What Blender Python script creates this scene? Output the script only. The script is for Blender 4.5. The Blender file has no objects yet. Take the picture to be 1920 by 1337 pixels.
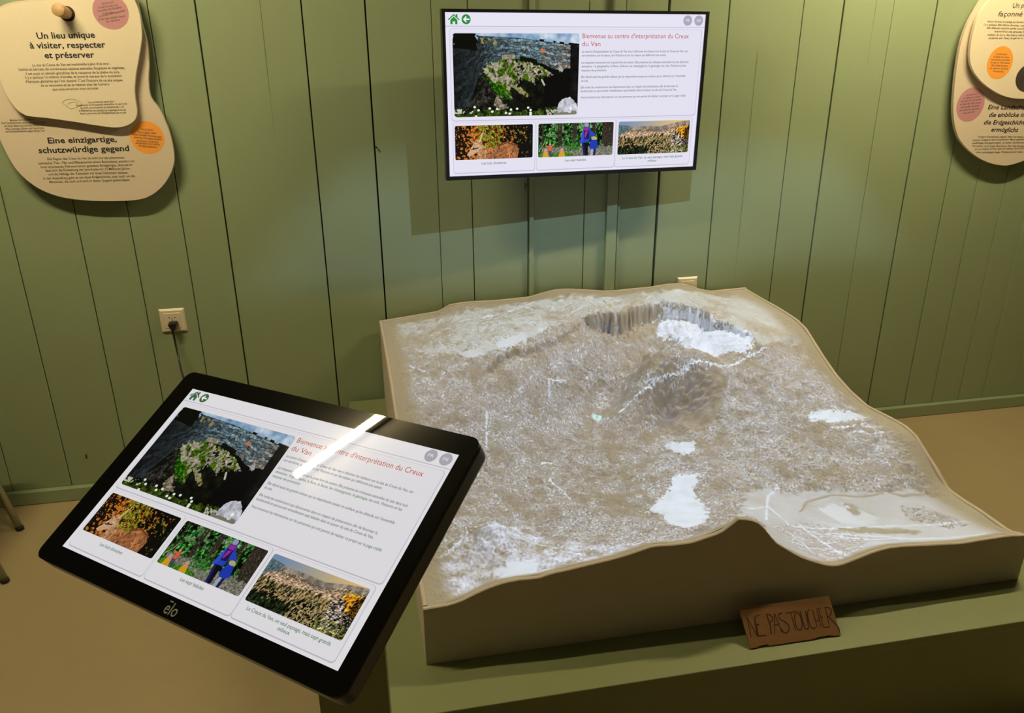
import bpy, math, random
import numpy as np
from mathutils import Matrix, Vector
random.seed(4)
SC = bpy.context.scene
COL = SC.collection

# ---------------------------------------------------------------- camera
def set_camera():
    yaw, pit, rol = math.radians(10.89), math.radians(21.1), math.radians(-.407)
    f = Vector((math.sin(yaw)*math.cos(pit), math.cos(yaw)*math.cos(pit), -math.sin(pit)))
    r = f.cross(Vector((0, 0, 1))).normalized(); u = r.cross(f)
    r2 = r*math.cos(rol)+u*math.sin(rol); u2 = u*math.cos(rol)-r*math.sin(rol)
    cd = bpy.data.cameras.new('camera'); co = bpy.data.objects.new('camera', cd); COL.objects.link(co)
    M = Matrix((r2, u2, -f)).transposed().to_4x4(); M.translation = (0, -2.892, 1.6)
    co.matrix_world = M
    cd.sensor_width = 36; cd.lens = 36*1450/1920; cd.clip_start = .02
    SC.camera = co
set_camera()

# ---------------------------------------------------------------- world, exposure
w = bpy.data.worlds.new('world'); SC.world = w; w.use_nodes = True
w.node_tree.nodes['Background'].inputs[0].default_value = (.5, .45, .35, 1)
w.node_tree.nodes['Background'].inputs[1].default_value = .02
vs = SC.view_settings
vs.view_transform = 'Standard'; vs.look = 'None'; vs.gamma = 1; vs.use_curve_mapping = False
vs.exposure = 0.0
TUBE_L, TUBE_R, TUBE_B = 505, 590, 8      # emission strengths of the ceiling lights
WARM = (1, .84, .495)
PROJECTOR_W = 275
PROJ = (.92, -1.15, 2.38)
TV_E, MON_E = .95, .78

# ---------------------------------------------------------------- helpers
def lin(r, g, b):
    return tuple(((c/255+.055)/1.055)**2.4 if c > 10.3 else c/255/12.92 for c in (r, g, b))
def mat(name, col, rough=.6, metal=0, spec=.5, noise=None, bump=None, coat=0, emis=None, es=1):
    m = bpy.data.materials.new(name); m.use_nodes = True
    nt = m.node_tree; b = nt.nodes['Principled BSDF']
    b.inputs['Base Color'].default_value = (*col, 1); b.inputs['Roughness'].default_value = rough
    b.inputs['Metallic'].default_value = metal; b.inputs['Specular IOR Level'].default_value = spec
    if coat: b.inputs['Coat Weight'].default_value = coat; b.inputs['Coat Roughness'].default_value = .03
    if emis is not None:
        b.inputs['Emission Color'].default_value = (*emis, 1); b.inputs['Emission Strength'].default_value = es
    if noise or bump:
        tc = nt.nodes.new('ShaderNodeTexCoord')
    if noise:
        sc, amt = noise
        n = nt.nodes.new('ShaderNodeTexNoise'); n.inputs['Scale'].default_value = sc; n.inputs['Detail'].default_value = 5
        nt.links.new(tc.outputs['Object'], n.inputs['Vector'])
        mx = nt.nodes.new('ShaderNodeMix'); mx.data_type = 'RGBA'
        mx.inputs[6].default_value = (*[c*(1-amt) for c in col], 1); mx.inputs[7].default_value = (*[min(1, c*(1+amt)) for c in col], 1)
        nt.links.new(n.outputs['Fac'], mx.inputs[0]); nt.links.new(mx.outputs[2], b.inputs['Base Color'])
    if bump:
        sc, st = bump
        n2 = nt.nodes.new('ShaderNodeTexNoise'); n2.inputs['Scale'].default_value = sc; n2.inputs['Detail'].default_value = 4
        nt.links.new(tc.outputs['Object'], n2.inputs['Vector'])
        bp = nt.nodes.new('ShaderNodeBump'); bp.inputs['Strength'].default_value = st; bp.inputs['Distance'].default_value = .002
        nt.links.new(n2.outputs['Fac'], bp.inputs['Height']); nt.links.new(bp.outputs[0], b.inputs['Normal'])
    return m
def link(name, me, m, parent=None):
    o = bpy.data.objects.new(name, me); COL.objects.link(o)
    if m is not None:
        for q in (m if isinstance(m, (list, tuple)) else [m]): me.materials.append(q)
    if parent: o.parent = parent
    return o
def mesh(name, V, F, m=None, parent=None, smooth=False):
    me = bpy.data.meshes.new(name); me.from_pydata([tuple(v) for v in V], [], F); me.update()
    if smooth: me.polygons.foreach_set('use_smooth', [True]*len(me.polygons))
    return link(name, me, m, parent)
def tag(o, label=None, cat=None, group=None, kind=None):
    for k, v in (('label', label), ('category', cat), ('group', group), ('kind', kind)):
        if v: o[k] = v
    return o
def empty(name, loc=(0, 0, 0), M=None):
    o = bpy.data.objects.new(name, None); COL.objects.link(o); o.empty_display_size = .05
    if M is not None: o.matrix_world = M
    else: o.location = loc
    return o
def boxvf(x0, x1, y0, y1, z0, z1, c=0):
    """box with chamfered vertical/horizontal front edges if c>0 (c on every edge of the y0 face)"""
    if c <= 0:
        V = [(x, y, z) for z in (z0, z1) for y in (y0, y1) for x in (x0, x1)]
        F = [(0, 2, 3, 1), (4, 5, 7, 6), (0, 1, 5, 4), (2, 6, 7, 3), (0, 4, 6, 2), (1, 3, 7, 5)]
        return V, F
    V = [(x0, y1, z0), (x1, y1, z0), (x1, y1, z1), (x0, y1, z1), (x0, y0+c, z0), (x1, y0+c, z0), (x1, y0+c, z1), (x0, y0+c, z1),
         (x0+c, y0, z0+c), (x1-c, y0, z0+c), (x1-c, y0, z1-c), (x0+c, y0, z1-c)]
    F = [(0, 3, 2, 1)]
    for a in (0, 4):
        for i in range(4): F.append((a+i, a+(i+1) % 4, a+4+(i+1) % 4, a+4+i))
    F.append((8, 9, 10, 11))
    return V, F
def box(name, x0, x1, y0, y1, z0, z1, m, parent=None, c=0):
    V, F = boxvf(x0, x1, y0, y1, z0, z1, c)
    return mesh(name, V, F, m, parent)
def bevel(o, w=.004, seg=3, ang=40):
    b = o.modifiers.new('bevel', 'BEVEL'); b.width = w; b.segments = seg; b.limit_method = 'ANGLE'; b.angle_limit = math.radians(ang)
    for p in o.data.polygons: p.use_smooth = True
    try:
        o.data.set_sharp_from_angle(angle=math.radians(50))
    except Exception: pass
def tube(name, pts, r, m, parent=None, seg=10, cap=True):
    pts = [Vector(p) for p in pts]; V = []; F = []
    up = Vector((.13, .21, 1)).normalized()
    for i, p in enumerate(pts):
        d = (pts[min(i+1, len(pts)-1)]-pts[max(i-1, 0)]).normalized()
        s = d.cross(up if abs(d.dot(up)) < .95 else Vector((1, 0, 0))).normalized(); t = s.cross(d)
        rr = r[i] if isinstance(r, (list, tuple)) else r
        for k in range(seg):
            a = 2*math.pi*k/seg; V.append(p+s*math.cos(a)*rr+t*math.sin(a)*rr)
    for i in range(len(pts)-1):
        for k in range(seg):
            F.append((i*seg+k, i*seg+(k+1) % seg, (i+1)*seg+(k+1) % seg, (i+1)*seg+k))
    if cap: F.append(tuple(range(seg-1, -1, -1))); F.append(tuple((len(pts)-1)*seg+k for k in range(seg)))
    return mesh(name, V, F, m, parent, smooth=True)
def smooth_loop(P, n=6):
    P = np.array(P, float); N = len(P); out = []
    for i in range(N):
        p0, p1, p2, p3 = P[i-1], P[i], P[(i+1) % N], P[(i+2) % N]
        for k in range(n):
            t = k/n
            out.append(.5*((2*p1)+(-p0+p2)*t+(2*p0-5*p1+4*p2-p3)*t*t+(-p0+3*p1-3*p2+p3)*t**3))
    return out
def slab(name, loop, z0, z1, m, parent=None, smooth=False):
    """extruded closed loop given in local x,y from z0 (back) to z1 (front)"""
    n = len(loop)
    ar = sum(loop[i][0]*loop[(i+1) % n][1]-loop[(i+1) % n][0]*loop[i][1] for i in range(n))
    if ar < 0: loop = loop[::-1]
    V = [(p[0], p[1], z1) for p in loop]+[(p[0], p[1], z0) for p in loop]
    F = [tuple(range(n)), tuple(range(2*n-1, n-1, -1))]+[(i, i+n, (i+1) % n+n, (i+1) % n) for i in range(n)]
    return mesh(name, V, F, m, parent)
def rrect(x0, y0, x1, y1, r, n=5):
    L = []
    for cx, cy, a0 in ((x1-r, y1-r, 0), (x0+r, y1-r, 90), (x0+r, y0+r, 180), (x1-r, y0+r, 270)):
        for k in range(n+1):
            a = math.radians(a0+90*k/n); L.append((cx+r*math.cos(a), cy+r*math.sin(a)))
    return L
def ellipse(cx, cy, rx, ry, n=32, a=0):
    return [(cx+rx*math.cos(t)*math.cos(a)-ry*math.sin(t)*math.sin(a), cy+rx*math.cos(t)*math.sin(a)+ry*math.sin(t)*math.cos(a)) for t in [2*math.pi*k/n for k in range(n)]]
def flat(name, loop, z, m, parent=None, uv=None):
    o = mesh(name, [(p[0], p[1], z) for p in loop], [tuple(range(len(loop)))], m, parent)
    n = o.data.polygons[0].normal
    if n.z < 0: o.data.flip_normals()
    if uv:
        x0, y0, x1, y1 = uv; ul = o.data.uv_layers.new(name='uv')
        for li, l in enumerate(o.data.loops):
            v = o.data.vertices[l.vertex_index].co; ul.data[li].uv = ((v.x-x0)/(x1-x0), (v.y-y0)/(y1-y0))
    return o
_tm = [bpy.data.materials.new('text_slot_a'), bpy.data.materials.new('text_slot_b')]
def text_geo(s, bold=0, hl=(), shear=0, res=2):
    cu = bpy.data.curves.new('t', 'FONT'); cu.body = s; cu.size = 1; cu.resolution_u = res; cu.offset = bold; cu.shear = shear
    cu.fill_mode = 'FRONT'
    cu.materials.append(_tm[0]); cu.materials.append(_tm[1])
    for a, b in hl:
        for i in range(a, b): cu.body_format[i].material_index = 1
    o = bpy.data.objects.new('t', cu); me = bpy.data.meshes.new_from_object(o)
    V = np.zeros(len(me.vertices)*3); me.vertices.foreach_get('co', V); V = V.reshape(-1, 3)
    F = [tuple(p.vertices) for p in me.polygons]; MI = [p.material_index for p in me.polygons]
    bpy.data.objects.remove(o); bpy.data.curves.remove(cu); bpy.data.meshes.remove(me)
    return V, F, MI
def text_obj(name, items, z, mats, parent):
    """items: (string, x0, y0, x1, y1, size, bold, highlights, shear) -> one mesh; baseline from x0,y0 to x1,y1"""
    VV = []; FF = []; MM = []; off = 0
    for it in items:
        s, x0, y0, x1, y1, size = it[:6]; bold = it[6] if len(it) > 6 else 0; hl = it[7] if len(it) > 7 else (); sh = it[8] if len(it) > 8 else 0
        V, F, MI = text_geo(s, bold, hl, sh)
        if not len(V): continue
        mn, mx = V[:, 0].min(), V[:, 0].max()
        L = math.hypot(x1-x0, y1-y0); ca, sa = (x1-x0)/L, (y1-y0)/L
        X = (V[:, 0]-mn)/(mx-mn)*L; Y = V[:, 1]*size
        VV.append(np.stack([x0+X*ca-Y*sa, y0+X*sa+Y*ca, np.full(len(X), z)], 1))
        FF += [tuple(i+off for i in f) for f in F]; MM += MI; off += len(V)
    V = np.concatenate(VV); o = mesh(name, V, FF, list(mats) if isinstance(mats, (list, tuple)) else [mats, mats], parent)
    me = o.data
    if len(me.polygons) == len(MM): me.polygons.foreach_set('material_index', MM)
    if sum(p.normal.z for p in me.polygons[:20]) < 0: me.flip_normals()
    return o
def strokes(name, lines, w, z, m, parent):
    V = []; F = []
    for L in lines:
        L = [Vector((p[0], p[1])) for p in L]
        # resample for a rounder hand-drawn line
        if len(L) > 2:
            Q = []
            for i in range(len(L)-1):
                p0, p1, p2, p3 = L[max(i-1, 0)], L[i], L[i+1], L[min(i+2, len(L)-1)]
                for k in range(4):
                    t = k/4; Q.append(.5*((2*p1)+(-p0+p2)*t+(2*p0-5*p1+4*p2-p3)*t*t+(-p0+3*p1-3*p2+p3)*t**3))
            Q.append(L[-1]); L = Q
        b = len(V)
        for i, p in enumerate(L):
            d = (L[min(i+1, len(L)-1)]-L[max(i-1, 0)]).normalized(); n = Vector((-d.y, d.x))*w/2*(1 if 0 < i < len(L)-1 else .7)
            V.append((*(p+n), z)); V.append((*(p-n), z))
        for i in range(len(L)-1): F.append((b+2*i, b+2*i+1, b+2*i+3, b+2*i+2))
    return mesh(name, V, F, m, parent)
def frame_matrix(a, b, t):
    a = Vector(a).normalized(); n = a.cross(Vector(b)).normalized(); b = n.cross(a)
    M = Matrix((a, b, n)).transposed().to_4x4(); M.translation = Vector(t); return M

# ---------------------------------------------------------------- measured data (world metres)
D_MON=[[0.7501,-0.6605,0.0339],[0.5584,0.6599,0.5027],[-0.2944,-1.6476,1.0972]]
D_TV=[[0.9976,0.0695,-0.0022],[0.0035,-0.0183,0.9998],[0.3033,-0.2312,1.737]]
D_LF=[[-1.0728,1.7154],[-1.0484,1.7462],[-1.0188,1.7616],[-0.9551,1.772],[-0.8649,1.78],[-0.7631,1.796],[-0.6889,1.8054],[-0.6584,1.7968],[-0.6507,1.7745],[-0.6445,1.7431],[-0.6443,1.7113],[-0.6506,1.6655],[-0.6684,1.6097],[-0.6862,1.558],[-0.6981,1.5103],[-0.7007,1.4668],[-0.7024,1.4423],[-0.7138,1.418],[-0.7408,1.4012],[-0.7802,1.3957],[-0.8451,1.4059],[-0.8997,1.4168],[-0.9676,1.4279],[-1.0171,1.4347],[-1.0391,1.4399],[-1.062,1.4609],[-1.0787,1.499],[-1.0867,1.5342],[-1.0943,1.5805],[-1.0997,1.6351],[-1.0939,1.6799]]
D_LB=[[-1.1017,1.7252],[-1.0704,1.7474],[-1.0261,1.7687],[-0.962,1.7788],[-0.8708,1.7881],[-0.7774,1.8043],[-0.6935,1.8138],[-0.6554,1.794],[-0.6484,1.7534],[-0.6469,1.7123],[-0.641,1.6566],[-0.6454,1.5954],[-0.6559,1.538],[-0.6566,1.4894],[-0.6362,1.4496],[-0.6247,1.4145],[-0.6153,1.3639],[-0.6142,1.2971],[-0.6279,1.2507],[-0.6605,1.2044],[-0.7066,1.1689],[-0.7595,1.1538],[-0.8496,1.1536],[-0.9275,1.1598],[-1.0025,1.1759],[-1.0632,1.2092],[-1.1051,1.2582],[-1.1264,1.3117],[-1.14,1.3763],[-1.1463,1.4299],[-1.147,1.4872],[-1.1434,1.5622],[-1.1334,1.6446]]
D_RF=[[2.4636,1.8325],[2.4275,1.7966],[2.4054,1.7718],[2.3864,1.7334],[2.3792,1.6925],[2.3787,1.6465],[2.3839,1.6],[2.3985,1.5623],[2.4307,1.524],[2.4802,1.4875],[2.547,1.455],[2.6111,1.4369],[2.6836,1.4324],[2.754,1.4422],[2.8112,1.476],[2.8368,1.5345],[2.8263,1.6118],[2.7927,1.7063],[2.7482,1.7984],[2.6921,1.8522],[2.6114,1.8738],[2.5288,1.8641]]
D_RB=[[2.464,1.8699],[2.4082,1.798],[2.3886,1.7618],[2.37,1.7208],[2.3579,1.6748],[2.3525,1.6237],[2.3539,1.5672],[2.3582,1.5099],[2.3655,1.4518],[2.3758,1.3928],[2.3964,1.3327],[2.4276,1.2815],[2.4733,1.2395],[2.5266,1.206],[2.5879,1.1802],[2.6532,1.1656],[2.7027,1.1662],[2.7715,1.1868],[2.8356,1.2298],[2.8685,1.2916],[2.8854,1.3633],[2.8933,1.4642],[2.8876,1.5875],[2.8391,1.7307],[2.7724,1.8367],[2.6987,1.8902],[2.5963,1.9068],[2.5136,1.897]]
D_circ={"lp":[[-0.728,1.7445],[-0.6755,1.7446],[-0.7188,1.7955]],"lo":[[-0.689,1.3591],[-0.6356,1.3578],[-0.6804,1.4115]],"ro":[[2.5263,1.5699],[2.5847,1.5694],[2.5113,1.6291]],"rp":[[2.4498,1.4119],[2.5133,1.4108],[2.4345,1.4766]],"rb":[[2.6755,1.5121],[2.6143,1.5127],[2.6612,1.565]]}
D_T_lt=[[-0.9561,1.6659,-0.7867,1.6691],[-0.982,1.638,-0.7608,1.6403],[-0.9454,1.6092,-0.7995,1.6105]]
D_T_lb=[[-0.9865,1.5852,-0.7572,1.5889],[-1.0285,1.5732,-0.7152,1.5759],[-1.011,1.5605,-0.7329,1.5634],[-1.0148,1.549,-0.7288,1.552],[-1.0169,1.5374,-0.7278,1.5387],[-0.9747,1.5248,-0.7707,1.5269],[-0.9428,1.5131,-0.8038,1.515]]
D_T_ls=[[-0.8462,1.4727,-0.7641,1.4747],[-0.8819,1.4642,-0.7271,1.4669],[-0.8714,1.4559,-0.7388,1.4574],[-0.8768,1.4473,-0.7343,1.4476],[-0.8757,1.4386,-0.7357,1.4393]]
D_T_gt=[[-0.9968,1.3483,-0.7858,1.348],[-1.0313,1.3179,-0.7521,1.3178]]
D_T_gb=[[-1.0102,1.2948,-0.7721,1.2929],[-1.0413,1.2816,-0.7423,1.2807],[-1.0358,1.2693,-0.7493,1.2686],[-1.0225,1.2578,-0.7612,1.2566],[-1.0165,1.2454,-0.7684,1.2434],[-1.0349,1.2322,-0.7493,1.2313],[-1.0193,1.2199,-0.7663,1.2189]]
D_T_gs=[[-1.0955,1.4201,-1.0191,1.4214],[-1.1225,1.412,-0.9898,1.4121],[-1.1163,1.4026,-0.9968,1.4034],[-1.1138,1.3934,-1.0001,1.3942],[-1.1164,1.3856,-0.9985,1.3859]]
D_T_pk=[[-0.7495,1.7643,-0.7121,1.7707],[-0.7619,1.7536,-0.7025,1.761],[-0.7671,1.7429,-0.6931,1.7548],[-0.7523,1.7367,-0.7185,1.7404],[-0.764,1.7278,-0.6851,1.7459],[-0.7675,1.7188,-0.687,1.7297],[-0.7454,1.7125,-0.7054,1.7189]]
D_T_og=[[-0.7052,1.3842,-0.6643,1.3802],[-0.7151,1.3744,-0.6586,1.37],[-0.7355,1.3688,-0.6433,1.3576],[-0.7314,1.3587,-0.6446,1.3495],[-0.7236,1.3474,-0.6569,1.3407],[-0.7288,1.34,-0.6532,1.3329],[-0.7205,1.3311,-0.6635,1.3245]]
D_T_rt=[[2.5318,1.7685,2.5812,1.7696],[2.4747,1.7384,2.5895,1.7387]]
D_T_rb=[[2.433,1.7171,2.5993,1.7149],[2.4188,1.7057,2.6028,1.7021],[2.4346,1.6943,2.6058,1.691],[2.473,1.6819,2.609,1.679],[2.4431,1.6691,2.612,1.6679],[2.4522,1.6576,2.615,1.6567]]
D_T_et=[[2.5335,1.3927,2.7054,1.3887],[2.5457,1.3626,2.7047,1.3595],[2.529,1.3333,2.7214,1.3293],[2.571,1.3041,2.7011,1.2996]]
D_T_eb=[[2.5157,1.2816,2.7393,1.2761],[2.4928,1.2694,2.7421,1.2658],[2.4934,1.2566,2.7454,1.2533],[2.4973,1.2453,2.7494,1.2386],[2.5125,1.232,2.7519,1.2292],[2.5217,1.2189,2.7558,1.2145]]
D_peg=[[-0.8764,0.022,1.7383],[-0.8627,-0.1,1.7468]]
D_PF=[[0.0661,0.4785],[0.1212,0.481],[0.1467,0.4864],[0.1786,0.5005],[0.2109,0.5132],[0.2498,0.5225],[0.2822,0.5243],[0.3245,0.5226],[0.3506,0.5297],[0.3848,0.5332],[0.4958,0.5476],[0.5314,0.5546],[0.5905,0.5691],[0.64,0.5651],[0.6844,0.5654],[0.7136,0.5728],[0.7426,0.5799],[0.7677,0.5909],[0.7878,0.615],[0.8225,0.6077],[0.8509,0.5924],[0.8922,0.5373],[0.9594,0.4889],[0.9956,0.47],[1.0438,0.4492],[1.0768,0.4459],[1.1193,0.4589],[1.1589,0.4711],[1.199,0.4784],[1.2362,0.4778],[1.3212,0.47],[1.4073,0.4627],[1.4634,0.4647],[1.5212,0.4659],[1.5502,0.4661],[1.5833,0.4616]]
D_PB=[[0.0394,0.6559],[0.2632,0.68],[0.3069,0.7037],[0.3622,0.7102],[0.409,0.7113],[0.4811,0.7099],[0.5614,0.7124],[0.6262,0.7157],[0.6832,0.7289],[0.7315,0.7382],[0.7731,0.7389],[0.8456,0.732],[0.9437,0.7197],[0.9918,0.7196],[1.0664,0.7233],[1.1268,0.7245],[1.2067,0.733],[1.2677,0.7308],[1.2991,0.7224],[1.3466,0.7035],[1.3994,0.6908],[1.4502,0.6932],[1.5505,0.696]]
D_PR=[[-0.0073,0.6932],[-0.1495,0.6904],[-0.2805,0.6898],[-0.4032,0.6828],[-0.464,0.6687],[-0.5267,0.6361],[-0.5877,0.6047],[-0.6681,0.5693],[-0.7519,0.545],[-0.8483,0.5298],[-0.9654,0.5399],[-1.0289,0.5424],[-1.0769,0.5333],[-1.1302,0.5015],[-1.1799,0.4754],[-1.2308,0.4403],[-1.2969,0.4391],[-1.3473,0.4423],[-1.4516,0.4401],[-1.4852,0.4556]]
D_CT=[[0.123,-0.171,0.655],[0.323,-0.163,0.69],[0.505,-0.168,0.7],[0.717,-0.144,0.71],[0.933,-0.136,0.715],[1.158,-0.118,0.728],[1.309,-0.19,0.7],[1.444,-0.236,0.69],[0.699,-0.294,0.7],[0.79,-0.258,0.705],[0.888,-0.242,0.712],[0.982,-0.213,0.72],[1.123,-0.208,0.722],[1.216,-0.248,0.715],[1.246,-0.328,0.7],[1.249,-0.391,0.695],[1.307,-0.469,0.68],[1.334,-0.533,0.66],[0.895,-0.391,0.612],[0.993,-0.401,0.608],[1.086,-0.427,0.6],[1.184,-0.483,0.605],[0.959,-0.394,0.535],[1.036,-0.409,0.53],[0.791,-0.473,0.56],[0.815,-0.531,0.48],[0.732,-0.614,0.445],[1.081,-0.621,0.63],[1.034,-0.62,0.614],[0.985,-0.628,0.59],[0.935,-0.639,0.564],[0.884,-0.654,0.538],[0.796,-0.647,0.484],[1.153,-0.613,0.617],[1.247,-0.585,0.608],[1.311,-0.593,0.62],[1.372,-0.569,0.64],[1.347,-0.298,0.692],[1.376,-0.372,0.684],[1.434,-0.427,0.667],[1.463,-0.308,0.683],[1.346,-0.253,0.695],[1.055,-0.65,0.55],[1.034,-0.667,0.49],[0.945,-0.652,0.478],[0.991,-0.73,0.455],[1.135,-0.689,0.54],[1.097,-0.784,0.47],[0.887,-0.709,0.455],[1.222,-0.708,0.54],[1.31,-0.717,0.575],[1.492,-0.36,0.672],[1.463,-0.532,0.65],[1.429,-0.708,0.6],[1.321,-0.876,0.53],[1.472,-0.806,0.56],[1.437,-0.93,0.525],[1.531,-0.956,0.528],[1.234,-0.874,0.5],[1.153,-1.032,0.46],[1.012,-1.146,0.435],[1.263,-1.049,0.475],[1.419,-1.081,0.475],[1.506,-1.103,0.495],[1.487,-1.188,0.455],[1.339,-1.156,0.445],[1.081,-1.173,0.425],[1.239,-1.184,0.43],[1.387,-1.215,0.43],[1.521,-1.263,0.425],[1.163,-1.307,0.43],[1.286,-1.358,0.43],[1.511,-1.379,0.43],[1.003,-1.308,0.46],[1.059,-1.424,0.44],[1.0,-1.394,0.46],[0.944,-0.845,0.44],[0.799,-0.852,0.44],[0.666,-0.833,0.445],[0.592,-0.648,0.475],[0.466,-0.811,0.455],[0.575,-1.026,0.435],[0.723,-1.065,0.44],[0.862,-1.041,0.445],[0.809,-1.202,0.46],[0.683,-1.357,0.51],[0.807,-1.362,0.52],[0.967,-1.232,0.45],[0.55,-0.427,0.672],[0.439,-0.514,0.645],[0.345,-0.586,0.615],[0.259,-0.643,0.6],[0.169,-0.528,0.635],[0.11,-0.795,0.575],[0.219,-0.808,0.535],[0.413,-0.647,0.55],[0.631,-0.489,0.6],[0.518,-0.573,0.585],[0.214,-0.96,0.475],[0.287,-0.889,0.48],[0.346,-0.996,0.445],[0.466,-1.142,0.45],[0.255,-1.285,0.528],[0.207,-1.276,0.49],[0.14,-1.331,0.475],[0.349,-1.241,0.455],[0.35,-1.33,0.475],[0.223,-1.383,0.485],[0.14,-1.433,0.475],[0.275,-1.442,0.505],[0.456,-1.427,0.52],[0.525,-1.416,0.525]]
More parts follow.
